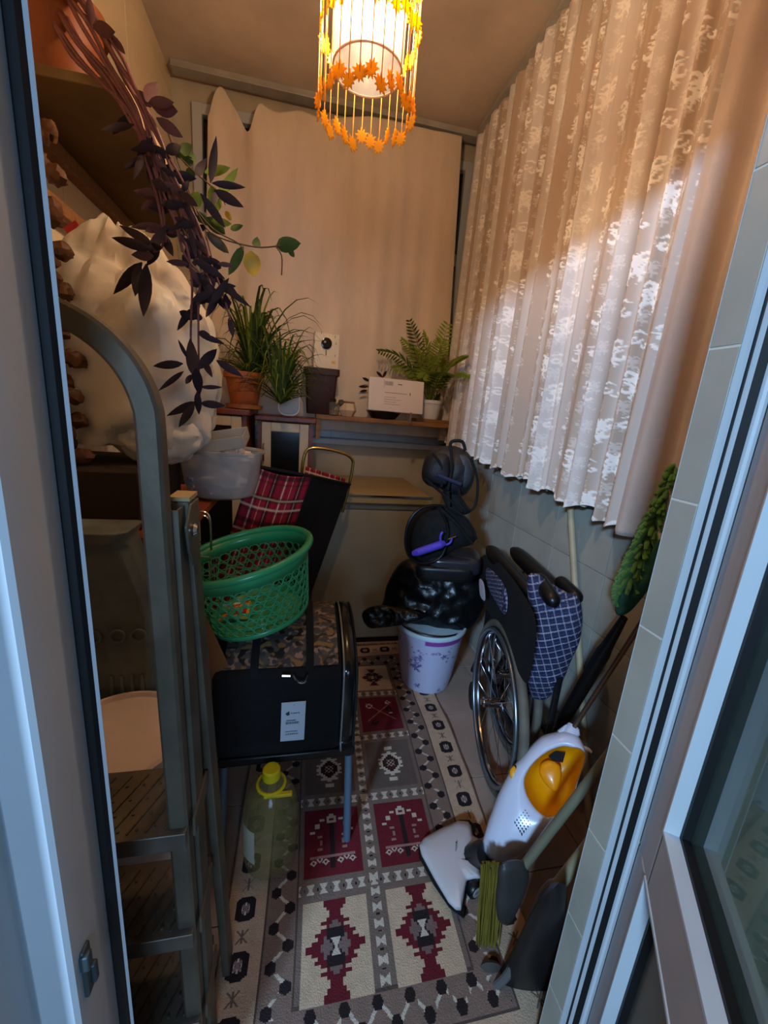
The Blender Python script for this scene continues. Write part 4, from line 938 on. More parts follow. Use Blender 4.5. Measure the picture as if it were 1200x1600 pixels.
MB().lathe([(0, .0), (.128, .0), (.128, .002), (0, .002)], kc+Vector((0, 0, .001)), 40, M=Mk).build('base_plate', mat('pale_green_plastic', S(96, 164, 120), .4), parent=kb)
# clothes pegs lying in the basket
pegcol = [S(220, 120, 40), S(230, 190, 60), S(210, 60, 60), S(230, 225, 215), S(90, 150, 90)]
pm_ = [mat('peg_plastic', c_, .4) for c_ in pegcol]
for k in range(22):
    an = random.uniform(0, 2*PI); r = random.uniform(.0, .055); cl = k < 14
    q = kc+Mk @ Vector((-.065+r*math.cos(an)*.8, r*math.sin(an)*.9, .012+.006*(k % 4)))
    Mp = Mk @ rot('Z', random.uniform(0, 180)) @ rot('X', random.uniform(-25, 25))
    o = MB().poly([q+Mp @ Vector(w_) for w_ in ((-.03, -.004, 0), (-.01, -.0065, 0), (.03, -.005, 0), (.03, -.001, 0), (0, 0, 0), (.03, .001, 0), (.03, .005, 0), (-.01, .0065, 0), (-.03, .004, 0))], Mp @ Vector((0, 0, .008)))
    cn = ('orange', 'yellow', 'red', 'white', 'light green')[k % 5]
    o.build('clothes_peg', pm_[k % 5], smooth=0, label='small '+cn+' plastic clothes peg lying in the bottom of the green laundry basket', cat='clothes peg', group=cn+' pegs in the green basket')

# ------------------------------------------------------------------ pet carrier and its stool
cr = thing('pet_carrier', 'soft black pet carrier with a camouflage top and a white hang tag', 'pet carrier', (-.01, 1.16, .33))
prof = [(1.005, .335), (.995, .36), (.992, .45), (.998, .55), (1.015, .588), (1.07, .625), (1.14, .652), (1.22, .664), (1.285, .650), (1.325, .60), (1.335, .50), (1.335, .36), (1.32, .335)]
def smoothclosed2(pr, n=5):
    return [(v.x, v.y) for v in closedspline([Vector((a, b, 0)) for a, b in pr], n)]
pr2 = smoothclosed2(prof, 4)
def cring(x, k, cx=(1.165, .49)): return [Vector((x, cx[0]+(y-cx[0])*k, cx[1]+(z-cx[1])*k)) for y, z in pr2]
MB().loft([cring(-.215, .90), cring(-.207, .965), cring(-.19, .992), cring(0, 1.0), cring(.12, .995), cring(.135, .975)]).build('body', M_blackfab, parent=cr, smooth=50)
# camouflage top panel
ncx, ncy = 150, 110
pth = [(1.015, .590), (1.07, .627), (1.14, .654), (1.22, .666), (1.285, .652)]
pp_ = smoothpath([(0, a, b) for a, b in pth], 8); pp_ = np.array([(q.y, q.z) for q in pp_]); tl = np.linspace(0, len(pp_)-1, ncy); py_ = np.interp(tl, np.arange(len(pp_)), pp_[:, 0]); pz_ = np.interp(tl, np.arange(len(pp_)), pp_[:, 1])
xx_ = np.linspace(-.185, .125, ncx); GX, GJ = np.meshgrid(xx_, np.arange(ncy))
Yg = py_[GJ]; Zg = pz_[GJ]+.004
camc = np.zeros((ncy, ncx, 3)); pal = [cc(70, 62, 52), cc(150, 118, 100), cc(26, 22, 20), cc(84, 76, 68), cc(132, 100, 56), cc(58, 58, 62)]
for j in range(ncy):
    for i in range(ncx):
        q = Vector((xx_[i]*34, Yg[j, i]*52, 0)); n1_ = noise.noise(q); n2_ = noise.noise(q*1.15+Vector((9, 3, 2))); n3_ = noise.noise(q*1.3+Vector((1, 8, 5)))
        k = 0
        if n1_ > .10: k = 1
        if n2_ > .14: k = 2
        if n3_ > .16: k = 3
        if n1_ < -.25: k = 4
        if n2_ < -.28: k = 5
        camc[j, i] = pal[k]
npgrid('camouflage_top', np.stack([GX, Yg, Zg], -1), mat('camouflage_cloth', S(90, 80, 70), .55, attr=True, bump=.15, bscale=60), parent=cr, colors=camc)
for x_ in (-.105, .045):
    mb = MB(); n_ = len(pp_)
    mb.loft([[Vector((x_-.011+.0, a, b+.006)), Vector((x_+.011, a, b+.006)), Vector((x_+.011, a, b+.011)), Vector((x_-.011, a, b+.011))] for a, b in [(1.0, .55), (1.003, .57)]+[tuple(q) for q in pp_[::3]]]); mb.build('strap', M_blackfab, parent=cr)
# shiny padded end
endc = (.168,)
def ering(x, k): return [Vector((x, 1.165+(y-1.165)*k, .49+(z-.49)*k)) for y, z in pr2]
MB().loft([ering(.134, .985), ering(.140, 1.02), ering(.160, 1.035), ering(.178, 1.0), ering(.184, .93), ering(.182, .80), ering(.176, .5), ering(.172, .1)]).build('end_panel', mat('black_vinyl', S(18, 16, 16), .18, bump=.12, bscale=16), parent=cr, smooth=60)
MB().tube(ering(.141, 1.03), .003, 6, closed=True).build('piping', mat('silver_piping', S(140, 138, 134), .35, metal=.4), parent=cr)
MB().tube(ering(.179, 1.0), .0035, 6, closed=True).build('piping', M_blackfab, parent=cr)
tg = [P(440, 1098, .988), P(478, 1095, .988), P(475, 1155, .988), P(438, 1158, .988)]
tgo = MB().poly(tg, (0, -.0015, 0)).build('hang_tag', mat('white_tag_card', S(206, 216, 226), .5), parent=cr, smooth=0)
ux, uz = tg[1]-tg[0], tg[3]-tg[0]; off_ = Vector((0, -.0022, 0))
M_tagink = mat('tag_ink', S(52, 62, 70), .6)
mb = MB()
def tb(u0, v0, u1, v1): mb.poly([tg[0]+ux*a+uz*b+off_ for a, b in ((u0, v0), (u1, v0), (u1, v1), (u0, v1))], (0, -.0003, 0))
mb.poly([tg[0]+ux*a+uz*b+off_ for a, b in ((.17, .28), (.33, .22), (.35, .31), (.26, .335))], (0, -.0003, 0))
mb.lathe([(0, 0), (.0012, 0), (.0012, .0004), (0, .0004)], tg[0]+ux*.52+uz*.07+off_, 10, M=rot('X', 90))
t_ = .20
for k in range(16): w_ = random.choice([.012, .02, .03]); tb(t_, .50, t_+w_, .555); t_ += w_+random.choice([.010, .018]); t_ = min(t_, .80)
t_ = .20
for k in range(14): w_ = random.choice([.012, .02]); tb(t_, .80, t_+w_, .84); t_ += w_+.022
tb(.22, .455, .62, .47); tb(.2, .745, .7, .757)
mb.build('tag_print', M_tagink, parent=tgo, smooth=0)
def text_mesh(txt, size, o, xd, yd, m, parent, name='lettering', ext_=.0002):
    cu = bpy.data.curves.new(name, 'FONT'); cu.body = txt; cu.size = size; cu.extrude = ext_; cu.align_x = 'LEFT'; cu.align_y = 'CENTER'
    to = bpy.data.objects.new('tmp_text', cu); C.objects.link(to); dg = bpy.context.evaluated_depsgraph_get()
    me = bpy.data.meshes.new_from_object(to.evaluated_get(dg)); bpy.data.objects.remove(to)
    xd = Vector(xd).normalized(); yd = Vector(yd).normalized(); zd = xd.cross(yd)
    o0 = ORG[parent]
    for v_ in me.vertices: v_.co = Vector(o)+xd*v_.co.x+yd*v_.co.y+zd*v_.co.z-o0
    me.materials.clear(); me.materials.append(m); ob = bpy.data.objects.new(name, me); C.objects.link(ob); ob.parent = parent; ORG[ob] = o0; return ob
text_mesh('Imperia', .0085, tg[0]+ux*.38+uz*.275+off_, ux, -uz, M_tagink, tgo)
MB().tube(smoothpath([(.0, .985, .588), (.012, .975, .575), (.03, .975, .572), (.038, .98, .590)]), .003, 8).tube([(-.03, .985, .588), (-.008, .985, .586)], .003, 8).build('ring', M_chrome, parent=cr)
stl = thing('low_stool', 'low stool with grey-blue metal legs under the pet carrier', 'stool', (-.01, 1.13, 0))
MB().bx(-.20, .185, .985, 1.315, .300, .328).build('seat', M_black, parent=stl, bevel=.006)
M_leg = mat('grey_blue_enamel', S(96, 116, 134), .35, metal=.3)
for (x0_, y0_) in ((.168, .995), (.168, 1.30), (-.185, .995), (-.185, 1.30)):
    MB().tube([(x0_, y0_, .30), (x0_+(.008 if x0_ > 0 else -.008), y0_-.035 if y0_ < 1.1 else y0_+.01, .002)], .0115, 12).build('leg', M_leg, parent=stl)
# big water bottle with yellow cap
bt = thing('water_bottle', 'large empty clear plastic bottle with a yellow cap and handle below the pet carrier', 'bottle', (-.052, .945, 0))
bc = (-.052, .945, .014)
prb = [(0, -.012), (.055, -.014), (.074, .012), (.077, .05), (.073, .06), (.077, .07), (.077, .115), (.073, .125), (.077, .135), (.076, .19), (.060, .235), (.034, .268), (.022, .278), (.021, .292)]
MB().shell(prb, bc, 36).build('bottle_wall', mat('clear_pet', S(196, 184, 110), .10, trans=.6, alpha=.38, noise_amt=.3), parent=bt)
M_yel = mat('yellow_cap', S(206, 186, 20), .4)
MB().lathe([(.021, .283), (.024, .284), (.024, .310), (.020, .314), (0, .314)], bc, 24).build('cap', M_yel, parent=bt)
MB().tube([(bc[0]+.037*math.cos(2*PI*k/24), bc[1]+.037*math.sin(2*PI*k/24), .277) for k in range(24)], .005, 7, closed=True).box((bc[0]+.02, bc[1]-.035, .272), (.075, .012, .010)).build('carry_handle', M_yel, parent=bt, bevel=.002)
lb = MB()
for k in range(18):
    a0 = -PI*.95+.9*k/17; lb.v.append(Vector((bc[0]+.0782*math.cos(a0), bc[1]+.0782*math.sin(a0), .08))); lb.v.append(Vector((bc[0]+.0782*math.cos(a0), bc[1]+.0782*math.sin(a0), .19)))
lb.f = [(2*k, 2*k+2, 2*k+3, 2*k+1) for k in range(17)]; lb.build('label', mat('faded_label', S(196, 186, 160), .6, alpha=.8), parent=bt)

# ------------------------------------------------------------------ bucket and the bags stacked on it
bk = thing('flowered_bucket', 'white plastic bucket with purple flower print standing at the rug edge', 'bucket', (.655, 1.70, 0))
kc2 = (.652, 1.705); HK = .325
na, nh = 260, 160
aa = np.linspace(0, 2*PI, na)[None, :].repeat(nh, 0); hh = np.linspace(0, 1, nh)[:, None].repeat(na, 1); rr = .118+.045*hh**.8
fl_ = np.zeros((nh, na, 3)); fl_[:] = cc(196, 196, 222)
def bloom(ca, ch, s_, col):
    da = ((aa-ca+PI) % (2*PI)-PI)*.14; dh = (hh-ch)*HK; r = np.hypot(da, dh); th = np.arctan2(dh, da)
    m = r < s_*(.62+.38*np.cos(5*th+ca*7)); fl_[m] = col
for k in range(46):
    ca, ch = random.uniform(0, 2*PI), random.uniform(.06, .84); s_ = random.uniform(.008, .019); cl_ = random.choice([cc(120, 92, 170), cc(150, 110, 184), cc(92, 76, 140), cc(170, 130, 190)])
    bloom(ca, ch, s_, cl_)
    for j in range(3):
        bloom(ca+random.uniform(-.25, .25), ch+random.uniform(-.1, .1), s_*.45, cc(90, 80, 130))
    L0 = random.uniform(.1, .25); an = random.uniform(-.8, .8)
    for t in np.linspace(0, 1, 24): m = np.hypot(((aa-ca-L0*t+PI) % (2*PI)-PI)*.14, (hh-ch-an*L0*t*.5)*HK) < .0016; fl_[m] = cc(116, 110, 160)
m = (hh > .86) & (hh < .93); fl_[m & (np.sin(aa+2.6) > .55)] = cc(150, 70, 160)
npgrid('bucket_wall', np.stack([kc2[0]+rr*np.cos(aa), kc2[1]+rr*np.sin(aa), .008+HK*hh], -1), mat('printed_bucket', S(200, 200, 225), .3, attr=True, coat=.2), parent=bk, colors=fl_, solid=.0025)
MB().shell([(.160, .316), (.172, .318), (.175, .328), (.172, .338), (.163, .338), (.160, .330)], (kc2[0], kc2[1], 0), 56).build('rim', mat('ice_white_plastic', S(206, 224, 230), .3), parent=bk, smooth=60)
MB().lathe([(0, .006), (.115, .006), (.118, .012), (0, .012)], (kc2[0], kc2[1], 0), 40).build('base', M_white, parent=bk)
MB().lathe([(0, .318), (.158, .318), (.158, .326), (0, .330)], (kc2[0], kc2[1], 0), 44).build('lid', mat('ice_lid', S(190, 214, 224), .35), parent=bk)
MB().tube([(kc2[0]+.166*math.cos(a_), kc2[1]+.166*math.sin(a_), .343) for a_ in [PI+.1+1.9*k/24 for k in range(25)]], .0035, 7).build('handle', M_black, parent=bk)
vn = Vector((.36, .92, -.15))
gbg = thing('rubbish_bag', 'crumpled shiny black rubbish bag lying over the flowered bucket', 'bag', (.64, 1.66, .345))
M_bin = mat('black_film', S(13, 13, 14), .33, bump=.9, bscale=16)
puff('bag', [(640,873),(668,880),(705,884),(750,880),(760,930),(742,975),(712,990),(668,984),(620,974),(590,976),(570,970),(596,945),(604,915),(620,885)], (.64, 1.74, .46), vn, .09, .08, M_bin, gbg, nang=200, nr=46, amp=.024, sc=9, seed=5, ridge=False, pw=.55)
puff('tied_corner', [(566,958),(588,946),(630,950),(668,962),(640,974),(600,980),(575,980)], (.52, 1.60, .36), vn, .03, .03, M_bin, gbg, nang=120, nr=16, amp=.007, sc=14, seed=9, ridge=True)
bb = thing('black_case', 'black moulded case with a grey sheen lying on top of the rubbish bag', 'case', (.665, 1.56, .60))
ctr = P(713, 876, 1.53); Mb_ = rot('Z', -18) @ rot('Y', -4)
MB().blob(ctr+Vector((0, .03, -.012)), (.112, .095, .040), 60, 36, e=.38, M=Mb_).build('case', mat('grey_black_plastic', S(44, 43, 48), .22, noise_amt=.3, nscale=6), parent=bb, smooth=60)
MB().blob(ctr+Mb_ @ Vector((-.045, .025, -.040)), (.13, .10, .038), 60, 30, e=.4, M=Mb_).build('lower_shell', M_black, parent=bb, smooth=60)
sb = thing('black_shoulder_bag', 'round black mesh bag with a violet roll tucked under its flap', 'bag', (.58, 1.56, .66))
puff('body', [(634,850),(636,820),(650,797),(675,789),(700,790),(725,806),(744,832),(738,850),(712,858),(690,870),(665,880),(645,872)], (.58, 1.56, .75), vn, .07, .06, M_blackfab, sb, nang=130, nr=24, amp=.007, sc=16, seed=2)
MB().tube(closedspline([P(a, b, 1.485) for a, b in ((634,850),(638,818),(655,796),(682,790),(690,800),(700,830),(690,868),(664,880),(642,872))], 5), .006, 8, closed=True).build('piping', M_black, parent=sb)
MB().tube(smoothpath([P(684, 792, 1.49), P(712, 818, 1.47), P(738, 850, 1.47)]), .007, 8).tube(smoothpath([P(700, 792, 1.50), P(730, 812, 1.49), P(745, 842, 1.49)]), .005, 8).build('strap', M_blackfab, parent=sb)
M_vio = mat('violet_plastic', S(84, 66, 190), .4)
MB().tube([P(645, 865, 1.46), P(652, 863, 1.45), P(688, 851, 1.45), P(693, 849, 1.46)], [.010, .0155, .0165, .012], 14).build('roll', M_vio, parent=sb)
MB().tube([P(697+9*math.cos(t), 840+11*math.sin(t), 1.455) for t in [2*PI*k/20 for k in range(14)]], .0045, 8).build('loop', M_vio, parent=sb)
MB().tube([P(700, 842, 1.45), P(712, 838, 1.45)], .0035, 8).build('clasp', M_chrome, parent=sb)
bpk = thing('grey_backpack', 'small dark grey backpack with straps perched on the pile beside the freezer', 'backpack', (.60, 1.60, .93))
M_bp = mat('charcoal_nylon', S(26, 27, 31), .6, bump=.2, bscale=120, noise_amt=.3)
puff('body', [(659,745),(662,722),(672,706),(690,698),(712,697),(732,708),(741,728),(740,752),(728,772),(708,776),(688,764),(668,758)], (.60, 1.60, 1.08), vn, .085, .07, M_bp, bpk, nang=140, nr=26, amp=.006, sc=15, seed=4)
puff('front_pocket', [(664,745),(668,722),(682,710),(700,712),(703,735),(698,757),(680,756)], (.555, 1.52, 1.085), vn, .03, .02, M_bp, bpk, nang=90, nr=14, amp=.003)
puff('side_panel', [(712,712),(728,712),(738,732),(736,752),(724,764),(714,745)], (.64, 1.53, 1.07), vn, .025, .02, mat('slate_nylon', S(46, 52, 60), .5, bump=.2, bscale=120), bpk, nang=80, nr=12)
for pth in ([(676, 708), (690, 730), (690, 760)], [(704, 700), (706, 730), (700, 765)], [(736, 715), (746, 750), (744, 785), (735, 797), (722, 785), (716, 762)], [(664, 748), (690, 770), (712, 790), (722, 800)], [(700, 768), (702, 790)]):
    MB().tube(smoothpath([P(a, b, 1.50) for a, b in pth]), .0058, 8).build('strap', M_blackfab, parent=bpk)
MB().tube(smoothpath([P(703, 700, 1.56), P(706, 690, 1.56), P(722, 690, 1.56), P(727, 704, 1.56)]), .007, 8).build('grab_handle', M_blackfab, parent=bpk)
MB().tube([P(683, 742, 1.49), P(720, 757, 1.49)], .0075, 8).build('reflective_band', mat('navy_band', S(50, 54, 82), .35), parent=bpk)
puff('hip_belt', [(690,770),(712,768),(730,790),(736,800),(715,806),(700,795)], (.60, 1.56, .955), vn, .03, .03, M_blackfab, bpk, nang=70, nr=12, amp=.004)

# ------------------------------------------------------------------ wheelchair
wc = thing('wheelchair', 'folded black wheelchair with plaid upholstery parked along the right wall', 'wheelchair', (.78, 1.15, 0))
U_ = Vector((.20, .98, 0)).normalized(); Nn = Vector((U_.y, -U_.x, 0)); Z_ = Vector((0, 0, 1))
M_tyre = mat('grey_tyre', S(112, 104, 90), .7, noise_amt=.3, nscale=20); M_tread = mat('dark_rubber', S(24, 22, 22), .8, bump=.5, bscale=120)
def wheel(c, first=None):
    c = Vector(c); Rw = .300
    if first:
        c0 = ORG_W[first]; r = first.copy(); C.objects.link(r); r.location = first.location+(c-c0)
        for ch in first.children: k2 = ch.copy(); C.objects.link(k2); k2.parent = r
        return r
    ring = lambda R, n_=64, off=0: [c+U_*R*math.cos(2*PI*k/n_)+Z_*R*math.sin(2*PI*k/n_)+Nn*off for k in range(n_)]
    wo = MB().tube(ring(Rw-.0155), .0155, 12, closed=True).build('wheel', M_tyre, parent=wc, smooth=70)
    ORG_W[wo] = c
    mb = MB()
    for k in range(90):
        a = 2*PI*k/90; mb.box(c+(U_*math.cos(a)+Z_*math.sin(a))*(Rw-.033), (.006, .008, .006))
    mb.tube(ring(Rw-.032), .010, 8, closed=True).build('tread_blocks', M_tread, parent=wo, kind='stuff')
    MB().tube(ring(Rw-.047), .008, 8, closed=True).build('rim', M_chrome, parent=wo)
    MB().tube(ring(Rw-.040, 64, -.016), .0075, 10, closed=True).build('push_rim', mat('satin_aluminium', S(150, 160, 168), .3, metal=.9), parent=wo, smooth=70)
    MB().tube([c-Nn*.045, c+Nn*.03], .018, 18).tube([c-Nn*.055, c-Nn*.04], .010, 14).build('hub', M_chrome, parent=wo)
    for k in range(18):
        a = 2*PI*k/18; b = a+(.38 if k % 2 else -.38); d1 = (U_*math.cos(b)+Z_*math.sin(b)); d2 = (U_*math.cos(a)+Z_*math.sin(a))
        MB().tube([c+d1*.017+Nn*(-.022 if k % 2 else .014), c+d2*(Rw-.052)], .0010, 5).build('spoke', M_chrome, parent=wo)
    return wo
ORG_W = {}
w1 = wheel((.728, 1.155, .302)); 
w2 = wheel(tuple(Vector((.728, 1.155, .302))+Nn*.11+U_*.18), w1)
M_fr = mat('black_steel', S(20, 20, 23), .3, coat=.3)
fr_ = lambda pts, r=.011: MB().tube(pts, r, 10).build('frame_tube', M_fr, parent=wc)
base = Vector((.745, 1.115, 0))
def W(u_, n_, z_): return base+U_*u_+Nn*n_+Z_*z_
for n_ in (.0, .115):
    fr_([W(-.10, n_, .30), W(-.10, n_, .52)]); fr_([W(.36, n_, .28), W(.36, n_, .70)]); fr_([W(-.10, n_, .50), W(.36, n_, .48)]); fr_([W(-.10, n_, .30), W(.40, n_, .26), W(.46, n_, .14)])
    MB().tube([W(.36, n_, .26), W(.38, n_, .10)], .009, 8).tube([W(.38, n_-.012, .062), W(.38, n_+.012, .062)], .06, 20).build('caster', M_tread, parent=wc)
fr_([W(-.08, 0, .48), W(.3, .115, .30)]); fr_([W(.3, 0, .48), W(-.08, .115, .30)])
M_pad = mat('black_padding', S(17, 16, 17), .35, noise_amt=.2, bump=.05)
def pad(a, b, r0, r1):
    a, b = Vector(a), Vector(b); pts = []; rs = []
    for k in range(13): t = k/12; pts.append(a.lerp(b, t)); rs.append(r0*1.22*(1-abs(2*t-1)**6*.55))
    return MB().tube(pts, rs, 16)
pad((.815, 1.54, .765), (.755, 1.10, .755), .027, 0).build('armrest', M_pad, parent=wc, smooth=70)
pad((.925, 1.53, .762), (.872, 1.12, .752), .027, 0).build('armrest', M_pad, parent=wc, smooth=70)
pad(P(838, 900, 1.13), P(868, 945, .985), .021, 0).build('push_handle', M_pad, parent=wc, smooth=70)
pad(P(872, 905, 1.16), P(906, 938, 1.03), .019, 0).build('push_handle', M_pad, parent=wc, smooth=70)
def navy(u, v):
    p = .021; a = ((u*.9+v*.35)/p) % 1; b = ((v*.9-u*.35)/p) % 1
    c = cc(30, 34, 66); 
    if a < .13: c = c*.45+cc(170, 166, 190)*.55
    elif .45 < a < .55: c = c*.5+cc(14, 14, 26)*.5
    if b < .13: c = c*.35+cc(190, 186, 206)*.65
    elif .45 < b < .55: c = c*.6+cc(70, 84, 130)*.4
    return c
M_navy = mat('navy_plaid_cloth', S(30, 34, 66), .8, attr=True, bump=.2, bscale=200)
puff('side_guard', [(746,882),(762,866),(790,890),(822,935),(838,975),(832,1035),(822,1068),(800,1030),(775,978),(752,930)], (.745, 1.24, .62), Vector((.97, -.22, .05)), .012, .012, M_blackfab, wc, nang=90, nr=12, pw=.3)
puff('plaid_seat', [(761,888),(778,900),(792,925),(790,960),(776,940),(763,915)], (.735, 1.27, .66), Vector((.97, -.22, .05)), .010, .004, M_navy, wc, nang=100, nr=30, pat=lambda u, v: navy(u*1.5, v*1.5), pw=.3)
puff('plaid_seat', [(798,945),(810,955),(819,990),(815,1015),(803,995),(797,970)], (.725, 1.10, .60), Vector((.97, -.22, .05)), .010, .004, M_navy, wc, nang=90, nr=24, pat=lambda u, v: navy(u*1.5, v*1.5), pw=.3)
puff('sticker', [(749,905),(756,912),(758,938),(750,930)], (.72, 1.40, .62), Vector((.97, -.22, .05)), .002, .001, mat('white_sticker', S(200, 196, 208), .5), wc, nang=30, nr=4, pw=.2)
puff('backrest_cloth', [(824,902),(838,896),(862,912),(885,925),(903,932),(910,962),(906,1000),(893,1030),(875,1070),(848,1093),(822,1080),(812,1045),(818,990),(824,940)], (.83, 1.04, .62), Vector((.55, .83, 0)), .055, .05, M_navy, wc, nang=260, nr=90, amp=.010, sc=11, seed=6, pat=navy)
# ------------------------------------------------------------------ long handles against the wall
p1, p2 = PX(892, 806, .992), PX(908, 1075, .992); dd_ = (p2-p1).normalized()
MB().tube([p1-dd_*.18, p1, p2, p2+dd_*(p2.z/abs(dd_.z)-.004)], .0118, 12).build('broom_handle', mat('pale_beech', S(176, 160, 128), .5, noise_amt=.15, nscale=14), label='plain beige wooden pole leaning on the wall behind the wheelchair', cat='pole')
gd = thing('green_duster', 'green chenille duster with a dark handle propped against the wall by the door jamb', 'duster', (.90, .93, .45))
M_gr1 = mat('green_chenille', S(76, 130, 44), .9, noise_amt=.3, nscale=20, sheen=.4); M_gr2 = mat('teal_cloth', S(40, 96, 78), .9, noise_amt=.3, nscale=15)
tf = MB(); a0, a1 = PX(1062, 722, .93), PX(985, 905, .90)
for k in range(230):
    t = random.random(); q = a0.lerp(a1, t); an = random.uniform(0, 2*PI); R0 = .03+.022*t
    d_ = Vector((math.cos(an)*.6-.1, math.sin(an)*.6-.5*math.cos(an)*0, -.55)).normalized(); e_ = q+d_*R0
    tf.tube([q, q.lerp(e_, .6)+Vector((0, 0, .004)), e_], [.005, .0068, .0045], 6)
tf.build('tufts', M_gr1, parent=gd, kind='stuff', smooth=70)
puff('cloth', [(1035,838),(1022,862),(1004,872),(985,905),(962,945),(966,962),(985,955),(1010,925),(1030,890)], (.89, .90, .90), Vector((.9, .35, 0)), .02, .02, M_gr2, gd, nang=90, nr=16, amp=.006, sc=20)
tf = MB(); a0, a1 = PX(1005, 850, .90), PX(965, 935, .89)
for k in range(110):
    t = random.random(); q = a0.lerp(a1, t); d_ = Vector((-.3+random.uniform(-.3, .3), random.uniform(-.2, 1), random.uniform(-.6, .3))).normalized(); e_ = q+d_*.024
    tf.tube([q, q.lerp(e_, .6), e_], [.004, .0055, .004], 6)
tf.build('fringe_tufts', M_gr1, parent=gd, kind='stuff', smooth=70)
hA, hB = PX(975, 965, .90), PX(880, 1125, .90)
MB().tube([hA, hA.lerp(hB, .25), hA.lerp(hB, .3), hB], [.010, .017, .021, .020], 12).tube([hB, hB+(hB-hA).normalized()*.10], [.017, .012], 12).build('handle', M_black, parent=gd)
# vacuum cleaner
vc = thing('stick_vacuum', 'white and yellow stick vacuum cleaner standing at the right rug edge', 'vacuum cleaner', (.56, .83, .01))
B3 = CAMP+(Vector((.555, .815, .085))-CAMP)*.96; T3 = CAMP+(Vector((.845, .895, .385))-CAMP)*.96; mid = (B3+T3)/2; axv = (T3-B3).normalized(); vd = (mid-CAMP).normalized(); vn_ = (vd-axv*vd.dot(axv)).normalized()
K7 = lambda pts: [(620+a*.28333, 1050+b*.28333) for a, b in pts]
hull = K7([(925,318),(870,330),(800,352),(740,405),(690,465),(640,520),(600,590),(560,670),(530,750),(500,835),(474,925),(480,985),(505,1025),(560,1050),(640,1032),(720,985),(790,925),(850,860),(905,795),(955,725),(985,650),(1005,580),(1030,500),(1040,440),(1020,380),(985,335)])
opening = K7([(915,410),(960,416),(1005,424),(1033,455),(1025,510),(1003,570),(985,620),(970,675),(935,730),(890,775),(840,790),(795,775),(755,735),(722,680),(706,620),(712,570),(745,515),(795,465),(850,430)])
N_ = 96
ho = [PP(a, b, mid, vn_) for a, b in hull]; oo = [PP(a, b, mid, vn_) for a, b in opening]
cen = sum(oo, Vector())/len(oo)
e1 = axv; e2 = vn_.cross(e1).normalized()
def polar(loop):
    sp = closedspline(loop, 10); out = [None]*N_
    pa = [math.atan2((q-cen).dot(e2), (q-cen).dot(e1)) for q in sp]; pr_ = [(q-cen).length for q in sp]
    idx = sorted(range(len(sp)), key=lambda i: pa[i]); A2 = [pa[i] for i in idx]; R2 = [pr_[i] for i in idx]
    A3 = [A2[-1]-2*PI]+A2+[A2[0]+2*PI]; R3 = [R2[-1]]+R2+[R2[0]]
    return [float(np.interp(-PI+2*PI*(k+.5)/N_, A3, R3)) for k in range(N_)]
rh, ro_ = polar(ho), polar(oo); ang = [-PI+2*PI*(k+.5)/N_ for k in range(N_)]
hc = sum(ho, Vector())/len(ho)
def vring(f, h, shrink=None):
    out = []
    for k in range(N_):
        r = ro_[k]+(rh[k]-ro_[k])*f if f >= 0 else ro_[k]*(1+f); q = cen+(e1*math.cos(ang[k])+e2*math.sin(ang[k]))*r
        if shrink: q = hc+(q-hc)*shrink
        out.append(q+vn_*h)
    return out
M_vw = mat('gloss_white', S(206, 210, 226), .22, coat=.5); M_vy = mat('vacuum_yellow', S(236, 158, 4), .35)
MB().loft([vring(1, .075, .30), vring(1, .068, .62), vring(1, .045, .86), vring(1, .018, .97), vring(1, 0, 1.0), vring(.94, -.018), vring(.80, -.034), vring(.55, -.045), vring(.25, -.050), vring(.06, -.050), vring(0, -.046), vring(-.02, -.038)], cap1=False).build('body', M_vw, parent=vc, smooth=60)
MB().loft([vring(-.012, -.044), vring(-.06, -.030), vring(-.16, .0), vring(-.35, .022), vring(-.7, .030), vring(-.97, .032)], cap0=False).build('handle_recess', M_vy, parent=vc, smooth=70)
pl_ = lambda x, y, h=-.045: PP(620+x*.28333, 1050+y*.28333, mid, vn_)+vn_*h
MB().loft([[q+vn_*0 for q in [pl_(*p, -.012) for p in ((835,465),(875,435),(930,445),(915,500),(860,490))]], [pl_(*p, -.020) for p in ((835,465),(875,435),(930,445),(915,500),(860,490))]]).build('gap_shade', M_blackfab, parent=vc, smooth=0)  # black slab painting in the dark of the hole by the grip
puff('handle_grip', K7([(800,500),(850,485),(900,520),(905,600),(880,660),(840,640),(800,590),(785,545)]), mid-vn_*.018, vn_, .014, .02, mat('vacuum_orange', S(240, 150, 10), .3, coat=.3), vc, nang=60, nr=12)
puff('power_button', K7([(622,545),(645,515),(660,530),(662,580),(645,612),(628,590)]), mid-vn_*.034, vn_, .008, .012, M_vy, vc, nang=40, nr=8, pw=.3)
puff('button_surround', K7([(648,510),(666,535),(664,590),(642,618),(655,570)]), mid-vn_*.036, vn_, .004, .010, M_black, vc, nang=30, nr=5, pw=.3)
vs_ = MB()
for r_ in range(5):
    for k in range(6 if r_ < 3 else 5):
        x, y = 655+11*k+9*r_, 830-13*k+15*r_; q = pl_(x+4, y-8, -.0475 if k < 4 else -.0475); vs_.box(q, (.0026, .003, .0075), rot('Y', -14))
vs_.build('vents', M_black, parent=vc, kind='stuff')
MB().tube([pl_(945, 395, -.012), pl_(960, 330, -.01), pl_(975, 300, -.008)], [.024, .023, .017], 18).build('neck', M_vw, parent=vc, smooth=60)
for a, b in (((900, 340), (935, 296)), ((990, 345), (998, 318))): MB().tube([pl_(*a, -.02), pl_(*b, -.02)], [.010, .003], 10).build('lug', M_vw, parent=vc)
MB().tube([pl_(1025, 420, -.02), pl_(1055, 430, -.02), pl_(1072, 445, -.02)], [.007, .006, .004], 8).build('cord_hook', M_white, parent=vc)
